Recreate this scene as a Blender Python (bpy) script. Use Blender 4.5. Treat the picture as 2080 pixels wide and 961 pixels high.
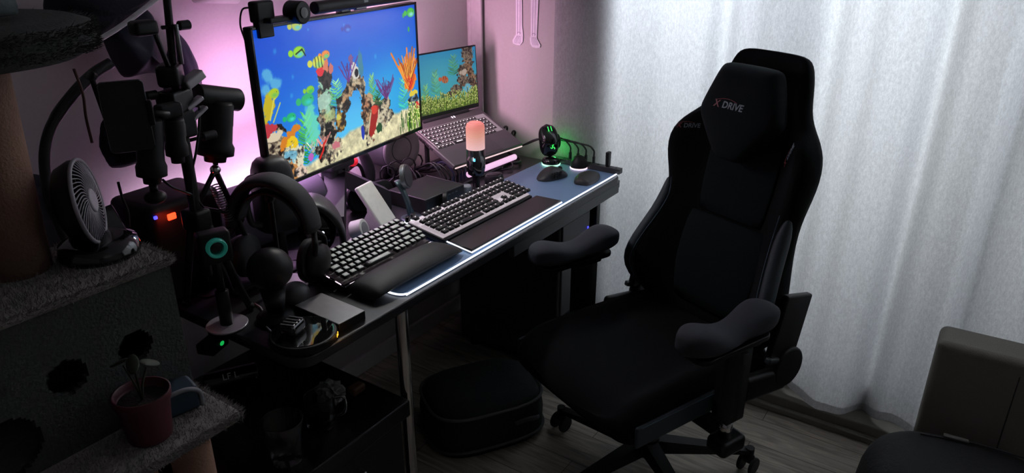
import bpy, bmesh, math, random
import numpy as np
from mathutils import Vector, Matrix, Euler

for o in list(bpy.data.objects): bpy.data.objects.remove(o)
S = bpy.context.scene
C = S.collection
PI = math.pi
R = math.radians
random.seed(7)

# ------------------------------------------------------------ camera, world, light, exposure
YAW, PITCH, FOC, CAMZ = R(34.07), R(23.06), 1480.0, 1.6
cam = bpy.data.objects.new('camera', bpy.data.cameras.new('camera')); C.objects.link(cam)
cam.location = (0, 0, CAMZ)
cam.rotation_euler = (PI/2 - PITCH, 0, YAW - PI/2)
cam.data.lens = FOC/2080*36; cam.data.sensor_width = 36; cam.data.clip_start = 0.02
S.camera = cam
S.view_settings.view_transform = 'Standard'; S.view_settings.look = 'None'
S.view_settings.exposure = 0.0; S.view_settings.gamma = 1.0
try: S.view_settings.use_curve_mapping = False
except Exception: pass
W = bpy.data.worlds.new('world'); S.world = W; W.use_nodes = True
bg = W.node_tree.nodes['Background']; bg.inputs[0].default_value = (.55, .66, .85, 1); bg.inputs[1].default_value = 0.12

def light(name, kind, loc, power, color, rot=(0,0,0), size=None, size_y=None, radius=None, spread=None):
    d = bpy.data.lights.new(name, kind); d.energy = power; d.color = color
    if kind == 'AREA':
        d.shape = 'RECTANGLE'; d.size = size; d.size_y = size_y or size
        if spread: d.spread = spread
    elif radius is not None: d.shadow_soft_size = radius
    o = bpy.data.objects.new(name, d); C.objects.link(o); o.location = loc; o.rotation_euler = rot
    return o
# daylight outside the window, shining in through the curtain
light('daylight', 'AREA', (3.1, 0.05, 1.75), 24.5, (.96, .98, 1.0), (0, R(90), 0), 2.0, 2.6)
light('daylight_high', 'AREA', (2.95, 0.85, 1.9), 10, (.80, .86, 1.0), (0, R(80), 0), .7, .9)
# faint fill light added behind the camera, stands for no lamp
light('rear_fill', 'AREA', (0.2, -1.2, 2.2), .32, (1.0, .97, .90), (R(35), 0, 0), 1.0, 1.0)

_f = Vector((math.cos(YAW)*math.cos(PITCH), math.sin(YAW)*math.cos(PITCH), -math.sin(PITCH)))
_r = Vector((math.sin(YAW), -math.cos(YAW), 0)); _u = _r.cross(_f)
def at(x, y, X=None, Y=None, Z=None):
    """a photograph pixel turned into a point of the room at the given depth or height"""
    d = _f + _r*((x-1040)/FOC) - _u*((y-480.5)/FOC)
    t = X/d.x if X is not None else (Y/d.y if Y is not None else (Z-CAMZ)/d.z)
    return Vector((0, 0, CAMZ)) + d*t

# ------------------------------------------------------------ materials
_m = {}
def mat(name, col=(.5,.5,.5), rough=.5, metal=0., emit=None, es=1., var=.12, scale=60., bump=0., coat=0., spec=.5, sheen=0.):
    if name in _m: return _m[name]
    m = bpy.data.materials.new(name); m.use_nodes = True; nt = m.node_tree; b = nt.nodes['Principled BSDF']
    tc = nt.nodes.new('ShaderNodeTexCoord'); nz = nt.nodes.new('ShaderNodeTexNoise'); nz.inputs['Scale'].default_value = scale
    nz.inputs['Detail'].default_value = 4
    nt.links.new(tc.outputs['Object'], nz.inputs['Vector'])
    mx = nt.nodes.new('ShaderNodeMix'); mx.data_type = 'RGBA'
    mx.inputs[6].default_value = (*[max(0, c*(1-var)) for c in col], 1); mx.inputs[7].default_value = (*[min(1, c*(1+var)) for c in col], 1)
    nt.links.new(nz.outputs['Fac'], mx.inputs[0]); nt.links.new(mx.outputs[2], b.inputs['Base Color'])
    b.inputs['Roughness'].default_value = rough; b.inputs['Metallic'].default_value = metal
    b.inputs['Specular IOR Level'].default_value = spec
    if coat: b.inputs['Coat Weight'].default_value = coat; b.inputs['Coat Roughness'].default_value = .08
    if sheen: b.inputs['Sheen Weight'].default_value = sheen; b.inputs['Sheen Roughness'].default_value = .4
    if bump:
        bp = nt.nodes.new('ShaderNodeBump'); bp.inputs['Strength'].default_value = bump; bp.inputs['Distance'].default_value = .004
        nt.links.new(nz.outputs['Fac'], bp.inputs['Height']); nt.links.new(bp.outputs[0], b.inputs['Normal'])
    if emit:
        b.inputs['Emission Color'].default_value = (*emit, 1); b.inputs['Emission Strength'].default_value = es
    _m[name] = m; return m

BLK  = mat('black_plastic', (.006,.006,.007), .46, spec=.35)
BLKG = mat('black_gloss', (.008,.008,.01), .12, coat=.5)
BLKR = mat('black_rubber', (.014,.014,.016), .7)
DGR  = mat('dark_grey_plastic', (.035,.036,.04), .45)
GRM  = mat('grey_metal', (.22,.22,.23), .35, .8)
CHR  = mat('chrome', (.6,.6,.6), .16, 1.)
WHT  = mat('white_plastic', (.62,.62,.60), .45)
FOAM = mat('black_leatherette', (.013,.015,.015), .58, bump=.08, scale=300)
CAB  = mat('cable_rubber', (.010,.010,.012), .5)
DESKM= mat('desk_top_laminate', (.016,.017,.02), .38, scale=40)
DESKE= mat('desk_edge', (.05,.055,.06), .4)
VEL  = mat('black_velour', (.0055,.0065,.0075), .95, sheen=.03, bump=.15, scale=500, spec=.15)
SUED = mat('bolster_leather', (.028,.040,.050), .55, bump=.15, scale=400, spec=.4)
THREAD = mat('blue_stitching', (.10,.15,.20), .7)
PADM = mat('armrest_foam', (.040,.043,.054), .8, bump=.1, scale=400, spec=.3)
EMW  = mat('white_led_line', (.8,.8,.9), .4, emit=(.80,.86,1.0), es=1.9)
EMP  = mat('pink_white_led', (.8,.8,.8), .4, emit=(1.0,.80,.93), es=1.3)
EMG  = mat('green_led', (.1,.8,.2), .4, emit=(.04,1.0,.12), es=1.3)
EMR  = mat('red_led', (.8,.05,.02), .4, emit=(1.0,.04,.01), es=4)
EMB  = mat('blue_led', (.05,.05,.8), .4, emit=(.05,.05,1.0), es=3)
EMC  = mat('cyan_led', (.05,.4,.8), .4, emit=(.08,.45,1.0), es=3)
EMA  = mat('amber_led', (.9,.5,.05), .4, emit=(1.0,.42,.03), es=3)

# ------------------------------------------------------------ mesh builder
def smooth_path(pts, n=6):
    P = [Vector(p) for p in pts]
    if len(P) < 3: return P
    out = []; Q = [2*P[0]-P[1]] + P + [2*P[-1]-P[-2]]
    for i in range(1, len(Q)-2):
        a, b, c, d = Q[i-1:i+3]
        for k in range(n):
            t = k/n
            out.append(.5*((2*b)+(c-a)*t+(2*a-5*b+4*c-d)*t*t+(3*b-a-3*c+d)*t**3))
    out.append(P[-1]); return out

class MB:
    def __init__(s, smooth=True): s.bm = bmesh.new(); s.sm = smooth
    def box(s, c, d, r=0., rot=(0,0,0), mi=0, seg=2, taper=None):
        t = bmesh.new(); bmesh.ops.create_cube(t, size=1)
        for v in t.verts:
            v.co = Vector((v.co.x*d[0], v.co.y*d[1], v.co.z*d[2]))
            if taper and v.co.z > 0: v.co.x *= taper; v.co.y *= taper
        if r > 0: bmesh.ops.bevel(t, geom=list(t.edges), offset=min(r, min(d)*.49), segments=seg, affect='EDGES', profile=.5)
        M = Matrix.Translation(c) @ Euler(rot).to_matrix().to_4x4()
        s._add(t, M, mi); return s
    def _add(s, t, M=Matrix(), mi=0):
        t.transform(M)
        for f in t.faces: f.material_index = mi; f.smooth = s.sm
        me = bpy.data.meshes.new('t'); t.to_mesh(me); t.free(); s.bm.from_mesh(me); bpy.data.meshes.remove(me)
    def cyl(s, p0, p1, r0, r1=None, seg=20, mi=0, bev=0.):
        p0, p1 = Vector(p0), Vector(p1); r1 = r0 if r1 is None else r1; L = (p1-p0).length
        t = bmesh.new(); bmesh.ops.create_cone(t, cap_ends=True, segments=seg, radius1=r0, radius2=r1, depth=L)
        if bev:
            e = [e for e in t.edges if abs(e.verts[0].co.z-e.verts[1].co.z) < 1e-6]
            bmesh.ops.bevel(t, geom=e, offset=bev, segments=3, affect='EDGES', profile=.5)
        M = Matrix.Translation((p0+p1)/2) @ (p1-p0).to_track_quat('Z','Y').to_matrix().to_4x4()
        s._add(t, M, mi); return s
    def sph(s, c, d, rot=(0,0,0), mi=0, seg=20):
        t = bmesh.new(); bmesh.ops.create_uvsphere(t, u_segments=seg, v_segments=max(6, seg*2//3), radius=1)
        M = Matrix.Translation(c) @ Euler(rot).to_matrix().to_4x4() @ Matrix.Diagonal((d[0],d[1],d[2],1) if hasattr(d,'__len__') else (d,d,d,1))
        s._add(t, M, mi); return s
    def tube(s, pts, r, seg=8, n=6, mi=0, closed=False, flat=None):
        P = smooth_path(pts, n) if n > 1 else [Vector(p) for p in pts]
        rings = []; up = None
        for i, p in enumerate(P):
            a = P[i-1] if i else (P[-1] if closed else p); b = P[(i+1) % len(P)] if (i < len(P)-1 or closed) else p
            d = (b-a).normalized() if (b-a).length > 1e-9 else Vector((0,0,1))
            if up is None: up = Vector((0,0,1)) if abs(d.z) < .9 else Vector((1,0,0))
            x = d.cross(up).normalized(); up = x.cross(d).normalized()
            rr = r[int(i*len(r)/len(P))] if hasattr(r,'__len__') else r
            fx = flat or 1
            rings.append([s.bm.verts.new(p + x*math.cos(2*PI*k/seg)*rr*fx + up*math.sin(2*PI*k/seg)*rr) for k in range(seg)])
        m = len(rings)
        for i in range(m if closed else m-1):
            A, B = rings[i], rings[(i+1) % m]
            for k in range(seg):
                f = s.bm.faces.new((A[k], A[(k+1)%seg], B[(k+1)%seg], B[k])); f.smooth = True; f.material_index = mi
        if not closed:
            for rg in (rings[0][::-1], rings[-1]):
                f = s.bm.faces.new(rg); f.material_index = mi
        return s
    def lathe(s, prof, M=Matrix(), seg=32, mi=0, cap=True):
        t = bmesh.new(); rings = [[t.verts.new((r*math.cos(2*PI*k/seg), r*math.sin(2*PI*k/seg), z)) for k in range(seg)] for r, z in prof]
        for A, B in zip(rings, rings[1:]):
            for k in range(seg): t.faces.new((A[k], A[(k+1)%seg], B[(k+1)%seg], B[k]))
        if cap:
            t.faces.new(rings[0][::-1]); t.faces.new(rings[-1])
        s._add(t, M, mi); return s
    def prism(s, out, h, M=Matrix(), r=0., mi=0, seg=2):
        t = bmesh.new(); vs = [t.verts.new((x, y, 0)) for x, y in out]; f = t.faces.new(vs)
        q = bmesh.ops.extrude_face_region(t, geom=[f])
        for v in q['geom']:
            if isinstance(v, bmesh.types.BMVert): v.co.z += h
        bmesh.ops.recalc_face_normals(t, faces=list(t.faces))
        if r:
            e = [e for e in t.edges if abs(e.verts[0].co.z-e.verts[1].co.z) < 1e-9]
            bmesh.ops.bevel(t, geom=e, offset=r, segments=seg, affect='EDGES', profile=.5)
        s._add(t, M, mi); return s
    def loft(s, rings, M=Matrix(), mi=0, cap=True):
        t = bmesh.new(); V = [[t.verts.new(p) for p in rg] for rg in rings]; n = len(V[0])
        for A, B in zip(V, V[1:]):
            for k in range(n): t.faces.new((A[k], A[(k+1)%n], B[(k+1)%n], B[k]))
        if cap: t.faces.new(V[0][::-1]); t.faces.new(V[-1])
        bmesh.ops.recalc_face_normals(t, faces=list(t.faces))
        s._add(t, M, mi); return s
    def build(s, name, mats, parent=None, loc=None, sub=0):
        me = bpy.data.meshes.new(name); s.bm.to_mesh(me); s.bm.free()
        for m in (mats if isinstance(mats, (list, tuple)) else [mats]): me.materials.append(m)
        o = bpy.data.objects.new(name, me); C.objects.link(o)
        if parent is not None: o.parent = parent
        if loc is not None: o.location = loc
        if sub:
            md = o.modifiers.new('sub', 'SUBSURF'); md.levels = sub; md.render_levels = sub
        if s.sm and not sub:
            try: me.shade_auto_smooth if False else None
            except Exception: pass
            md = o.modifiers.new('wn', 'WEIGHTED_NORMAL'); md.keep_sharp = False
            try: me.set_sharp_from_angle(angle=R(40))
            except Exception: pass
        return o

def tag(o, label=None, cat=None, group=None, kind=None):
    if label: o['label'] = label
    if cat: o['category'] = cat
    if group: o['group'] = group
    if kind: o['kind'] = kind
    return o
def thing(name, label, cat, loc=(0,0,0), rz=0., group=None, rot=None):
    o = bpy.data.objects.new(name, None); C.objects.link(o); o.empty_display_size = .05
    o.location = loc; o.rotation_euler = rot or (0,0,rz); return tag(o, label, cat, group)
def struct(mb, name, m, parent=None): return tag(mb.build(name, m, parent), kind='structure')
def rrect(x0, y0, x1, y1, r, n=6):
    out = []
    for cx, cy, a in ((x1-r,y0+r,-90),(x1-r,y1-r,0),(x0+r,y1-r,90),(x0+r,y0+r,180)):
        for k in range(n+1):
            t = R(a + 90*k/n); out.append((cx+r*math.cos(t), cy+r*math.sin(t)))
    return out
def superring(cx, cy, hx, hy, n=24, e=3.):
    out = []
    for k in range(n):
        t = 2*PI*k/n; c, s_ = math.cos(t), math.sin(t)
        out.append((cx+hx*math.copysign(abs(c)**(2/e), c), cy+hy*math.copysign(abs(s_)**(2/e), s_)))
    return out
def text_mesh(txt, size, name, m, parent, loc, rot, depth=.0006, shear=0., bold=0.):
    cu = bpy.data.curves.new('t', 'FONT'); cu.body = txt; cu.size = size; cu.extrude = depth; cu.align_x = 'CENTER'; cu.align_y = 'CENTER'
    cu.shear = shear; cu.offset = bold; cu.resolution_u = 3
    t = bpy.data.objects.new('t', cu); C.objects.link(t)
    dg = bpy.context.evaluated_depsgraph_get(); me = bpy.data.meshes.new_from_object(t.evaluated_get(dg))
    bpy.data.objects.remove(t); bpy.data.curves.remove(cu)
    me.name = name; me.materials.clear(); me.materials.append(m)
    o = bpy.data.objects.new(name, me); C.objects.link(o); o.parent = parent; o.location = loc; o.rotation_euler = rot
    return o

# ------------------------------------------------------------ room
BACKY, RX, DZ = 1.84, 2.42, .75
def wall_mat():
    m = bpy.data.materials.new('wall_paint'); m.use_nodes = True; nt = m.node_tree; b = nt.nodes['Principled BSDF']
    tc = nt.nodes.new('ShaderNodeTexCoord'); n = nt.nodes.new('ShaderNodeTexNoise'); n.inputs['Scale'].default_value = 120
    nt.links.new(tc.outputs['Object'], n.inputs['Vector'])
    cr = nt.nodes.new('ShaderNodeValToRGB'); cr.color_ramp.elements[0].color = (.50,.47,.47,1); cr.color_ramp.elements[1].color = (.56,.53,.53,1)
    nt.links.new(n.outputs['Fac'], cr.inputs[0]); nt.links.new(cr.outputs[0], b.inputs['Base Color']); b.inputs['Roughness'].default_value = .85
    bp = nt.nodes.new('ShaderNodeBump'); bp.inputs['Strength'].default_value = .08; nt.links.new(n.outputs['Fac'], bp.inputs['Height']); nt.links.new(bp.outputs[0], b.inputs['Normal'])
    return m
WALL = wall_mat()
def floor_mat():
    m = bpy.data.materials.new('oak_laminate'); m.use_nodes = True; nt = m.node_tree; b = nt.nodes['Principled BSDF']; L = nt.links.new
    tc = nt.nodes.new('ShaderNodeTexCoord'); mp = nt.nodes.new('ShaderNodeMapping'); mp.inputs['Rotation'].default_value = (0,0,R(90))
    L(tc.outputs['Object'], mp.inputs[0])
    br = nt.nodes.new('ShaderNodeTexBrick'); br.inputs['Scale'].default_value = 1; br.inputs['Brick Width'].default_value = .9; br.inputs['Row Height'].default_value = .14
    br.inputs['Mortar Size'].default_value = .0012; br.inputs['Color1'].default_value = (.60,.54,.45,1); br.inputs['Color2'].default_value = (.44,.39,.32,1); br.inputs['Mortar'].default_value = (.12,.1,.09,1)
    L(mp.outputs[0], br.inputs[0])
    m2 = nt.nodes.new('ShaderNodeMapping'); m2.inputs['Scale'].default_value = (22, 2.2, 1); L(tc.outputs['Object'], m2.inputs[0])
    n = nt.nodes.new('ShaderNodeTexNoise'); n.inputs['Scale'].default_value = 2.2; n.inputs['Detail'].default_value = 8; n.inputs['Distortion'].default_value = 1.2; L(m2.outputs[0], n.inputs[0])
    cr = nt.nodes.new('ShaderNodeValToRGB'); cr.color_ramp.elements[0].position = .3; cr.color_ramp.elements[0].color = (.45,.45,.45,1); cr.color_ramp.elements[1].position = .7; cr.color_ramp.elements[1].color = (1.1,1.1,1.1,1)
    L(n.outputs['Fac'], cr.inputs[0])
    mx = nt.nodes.new('ShaderNodeMix'); mx.data_type = 'RGBA'; mx.blend_type = 'MULTIPLY'; mx.inputs[0].default_value = 1
    L(br.outputs['Color'], mx.inputs[6]); L(cr.outputs[0], mx.inputs[7]); L(mx.outputs[2], b.inputs['Base Color']); b.inputs['Roughness'].default_value = .45
    return m
struct(MB(False).box((.4,-.1,-.03), (4.3,4.2,.06)), 'floor', floor_mat())
struct(MB(False).box((.4,-.1,2.53), (4.3,4.2,.06)), 'ceiling', WALL)
struct(MB(False).box((.4,BACKY+.05,1.25), (4.3,.1,2.6)), 'wall_back', WALL)
struct(MB(False).box((-1.65,-.1,1.25), (.1,4.2,2.6)), 'wall_left', WALL)
struct(MB(False).box((.4,-2.15,1.25), (4.3,.1,2.6)), 'wall_front', WALL)
wr = MB(False)
WY0, WY1, WZ0, WZ1 = -1.35, 1.25, .14, 2.4
wr.box((RX+.06,(WY1+BACKY)/2,1.25), (.12,BACKY-WY1,2.6)); wr.box((RX+.06,(-2.2+WY0)/2,1.25), (.12,WY0+2.2,2.6))
wr.box((RX+.06,(WY0+WY1)/2,WZ0/2), (.12,WY1-WY0,WZ0)); wr.box((RX+.06,(WY0+WY1)/2,(WZ1+2.5)/2), (.12,WY1-WY0,2.5-WZ1))
struct(wr, 'wall_right', WALL)
LEDG = mat('grey_painted_skirting', (.24,.23,.20), .5)
b = MB(); b.box((2.375,-.35,.03), (.10,3.3,.055), .006); b.box((2.335,-.35,.012), (.06,3.3,.022), .004)
struct(b, 'baseboard_right', LEDG)
struct(MB().box((.4,BACKY-.008,.035), (4.1,.016,.07), .004), 'baseboard_back', WHT)
b = MB(); b.cyl((RX-.012,BACKY-.012,.75), (RX-.012,BACKY-.012,2.5), .014, seg=14); b.box((RX-.022,BACKY-.05,1.6), (.012,.05,1.75), .003)
struct(b, 'trim_1', mat('corner_trim', (.62,.58,.60), .6))
FR = mat('window_frame_white', (.75,.76,.76), .4)
b = MB(False)
for y in (WY0+.03, -.05, .62, WY1-.03): b.box((RX+.06,y,(WZ0+WZ1)/2), (.06,.06,WZ1-WZ0), .004)
for z in (WZ0+.03, WZ1-.03): b.box((RX+.06,(WY0+WY1)/2,z), (.058,WY1-WY0,.06), .004)
w = struct(b, 'window_1', FR)
gm = bpy.data.materials.new('window_glass'); gm.use_nodes = True; g = gm.node_tree.nodes['Principled BSDF']
g.inputs['Base Color'].default_value = (1,1,1,1); g.inputs['Roughness'].default_value = 0; g.inputs['Transmission Weight'].default_value = 1; g.inputs['IOR'].default_value = 1.01
tag(MB(False).box((RX+.075,(WY0+WY1)/2,(WZ0+WZ1)/2), (.004,WY1-WY0-.1,WZ1-WZ0-.1)).build('pane', gm, w), kind='structure')

# ------------------------------------------------------------ curtain
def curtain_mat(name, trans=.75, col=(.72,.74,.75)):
    m = bpy.data.materials.new(name); m.use_nodes = True; nt = m.node_tree; L = nt.links.new
    for n in list(nt.nodes): nt.nodes.remove(n)
    out = nt.nodes.new('ShaderNodeOutputMaterial'); tc = nt.nodes.new('ShaderNodeTexCoord')
    mp = nt.nodes.new('ShaderNodeMapping'); mp.inputs['Scale'].default_value = (1,1,.42); L(tc.outputs['Object'], mp.inputs[0])
    n = nt.nodes.new('ShaderNodeTexNoise'); n.inputs['Scale'].default_value = 420; n.inputs['Detail'].default_value = 2; L(mp.outputs[0], n.inputs[0])
    n2 = nt.nodes.new('ShaderNodeTexNoise'); n2.inputs['Scale'].default_value = 150; n2.inputs['Detail'].default_value = 5; L(mp.outputs[0], n2.inputs[0])
    mm = nt.nodes.new('ShaderNodeMath'); mm.operation = 'ADD'; L(n.outputs['Fac'], mm.inputs[0]); L(n2.outputs['Fac'], mm.inputs[1])
    cr = nt.nodes.new('ShaderNodeValToRGB'); cr.color_ramp.elements[0].position = .38; cr.color_ramp.elements[0].color = (*[c*.86 for c in col],1)
    cr.color_ramp.elements[1].position = .66; cr.color_ramp.elements[1].color = (*[min(1,c*1.14) for c in col],1)
    md = nt.nodes.new('ShaderNodeMath'); md.operation = 'MULTIPLY'; md.inputs[1].default_value = .5; L(mm.outputs[0], md.inputs[0]); L(md.outputs[0], cr.inputs[0])
    d = nt.nodes.new('ShaderNodeBsdfDiffuse'); t = nt.nodes.new('ShaderNodeBsdfTranslucent'); mx = nt.nodes.new('ShaderNodeMixShader'); mx.inputs[0].default_value = trans
    L(cr.outputs[0], d.inputs[0]); L(cr.outputs[0], t.inputs[0]); L(d.outputs[0], mx.inputs[1]); L(t.outputs[0], mx.inputs[2]); L(mx.outputs[0], out.inputs[0])
    return m
CURT = curtain_mat('sheer_curtain_fabric')
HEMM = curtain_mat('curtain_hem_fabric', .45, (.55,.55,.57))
def fold(t): return math.sin(t) + .32*math.sin(2*t+.7) + .12*math.sin(3*t+1.9)
def curtain_x(y, z):
    k = .45 + .55*min(1, max(0, (2.44-z)/1.6))
    if y > .98: a, base = .006, 2.404
    else:
        q = min(1, (.98-y)/.25); a, base = .006+.030*q, 2.404-.046*q
    ph = 2*PI*y/.265 + 1.1*math.sin(y*5.3+.4) + .25*z*math.sin(y*7)
    return base - a*k*fold(ph) - min(.004,a*.3)*math.sin(y*61+1.3+.4*z)
def hem_z(y): return .065 + .018*math.sin(y*17+.6) + .008*math.sin(y*31)
def cloth(y0, y1, zf0, zf1, ny, nz):
    b = MB(); V = []
    for i in range(ny+1):
        y = y0+(y1-y0)*i/ny; a, c = zf0(y), zf1(y)
        V.append([b.bm.verts.new((curtain_x(y, a+(c-a)*j/nz), y, a+(c-a)*j/nz)) for j in range(nz+1)])
    for i in range(ny):
        for j in range(nz):
            f = b.bm.faces.new((V[i][j], V[i+1][j], V[i+1][j+1], V[i][j+1])); f.smooth = True
    return b
cu = thing('curtain', 'white sheer slubbed curtain hanging in folds over the window behind the gaming chair', 'curtain', (0,0,0))
cb = cloth(-1.3, 1.435, lambda y: hem_z(y)+.03, lambda y: 2.44, 420, 60).bm
b2 = MB(); b2.bm.free(); b2.bm = cb; b2.sm = False
b2.build('fabric_panel', CURT, cu)
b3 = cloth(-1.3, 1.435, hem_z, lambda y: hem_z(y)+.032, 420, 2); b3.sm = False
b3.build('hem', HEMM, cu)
b = MB(); b.cyl((2.39,-1.5,2.46), (2.39,1.6,2.46), .012, mi=0); b.build('curtain_rail', FR, cu)

# ------------------------------------------------------------ desk
dk = thing('desk', 'long black computer desk with chrome legs standing against the pink lit wall', 'desk', (1.6,1.45,0))
def rel(o, p): return Vector(p) - o.location
ox, oy = 1.6, 1.45
out = rrect(.835-ox, 1.105-oy, 2.368-ox, 1.81-oy, .045)
b = MB(); b.prism(out, .026, Matrix.Translation((0,0,DZ-.026)), .004); b.build('tabletop', DESKM, dk)
b = MB(); b.box((2.0-ox,1.118-oy,.704), (.70,.02,.038), .003); b.box((2.352-ox,1.15-oy,.709), (.06,.06,.03), .004); b.build('front_rail', DESKE, dk)
for (x, y) in ((1.195,1.15), (.90,1.75)):
    b = MB(); b.cyl((x-ox,y-oy,0), (x-ox,y-oy,DZ-.026), .017, seg=24); b.cyl((x-ox,y-oy,DZ-.034), (x-ox,y-oy,DZ-.026), .035); b.cyl((x-ox,y-oy,0), (x-ox,y-oy,.02), .024)
    tag(b.build('leg', CHR, dk), 'round chrome desk leg')
for (x, y) in ((2.325,1.2), (2.325,1.74)):
    b = MB(); b.box((x-ox,y-oy,.362), (.03,.05,.724), .004); tag(b.build('leg', BLK, dk), 'square black desk leg')
b = MB(False); b.box((1.75-ox,1.79-oy,.6), (1.1,.016,.24), .002); b.build('modesty_panel', BLK, dk)
# under desk: pc tower, cabinet
pc = thing('computer_tower', 'black computer tower with a small blue power light under the right end of the desk', 'computer', (2.17,1.42,0))
b = MB(); b.box((0,0,.335), (.22,.46,.61), .008); b.box((0,-.232,.335), (.20,.012,.58), .004); b.build('case', DGR, pc)
for sx in (-1,1):
    for sy in (-1,1): MB().cyl((sx*.08,sy*.18,0),(sx*.08,sy*.18,.031),.018).build('foot', BLKR, pc)
b = MB(); b.box((.085,-.2395,.55), (.005,.004,.03), .001); b.build('power_light', EMB, pc)
b = MB(False)
for k in range(9): b.box((-.02,-.2385,.10+k*.02), (.13,.003,.006), .001)
b.build('vent_slot', BLKR, pc)

cb_ = thing('drawer_cabinet', 'low black cabinet standing under the left end of the desk', 'cabinet', (.945,1.40,0))
b = MB(False); b.box((0,0,.2), (.42,.50,.40), .004); b.build('body', mat('black_cabinet', (.006,.006,.008), .4), cb_)
b = MB(False); b.box((0,0,.425), (.46,.56,.05), .004); b.build('top_panel', mat('black_cabinet_top', (.006,.006,.007), .35), cb_)
for k in range(2):
    b = MB(False); b.box((0,-.257,.105+k*.19), (.42,.014,.18), .003); d = b.build('drawer', mat('drawer_front', (.012,.010,.010), .5), cb_)
    b = MB(); b.tube([(-.05,-.264,.15+k*.19),(-.05,-.285,.15+k*.19),(.05,-.285,.15+k*.19),(.05,-.264,.15+k*.19)], .004, n=1); b.build('handle', GRM, d)

# ------------------------------------------------------------ screens (pictures painted vertex by vertex)
def lin(c):
    c = np.asarray(c, float); return np.where(c <= .04045, c/12.92, ((c+.055)/1.055)**2.4)
def noise(h, w, f, seed, octs=4):
    rs = np.random.RandomState(seed); out = np.zeros((h, w)); amp = 1; tot = 0
    for o in range(octs):
        fy, fx = max(2, int(f*2**o*h/w)), max(2, int(f*2**o)); g = rs.rand(fy+2, fx+2)
        yy = np.linspace(0, fy, h, endpoint=False); xx = np.linspace(0, fx, w, endpoint=False)
        yi, xi = yy.astype(int), xx.astype(int); ty, tx = (yy-yi)[:,None], (xx-xi)[None]
        ty, tx = ty*ty*(3-2*ty), tx*tx*(3-2*tx)
        a = g[yi][:,xi]*(1-tx)+g[yi][:,xi+1]*tx; c = g[yi+1][:,xi]*(1-tx)+g[yi+1][:,xi+1]*tx
        out += amp*(a*(1-ty)+c*ty); tot += amp; amp *= .55
    return out/tot
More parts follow.
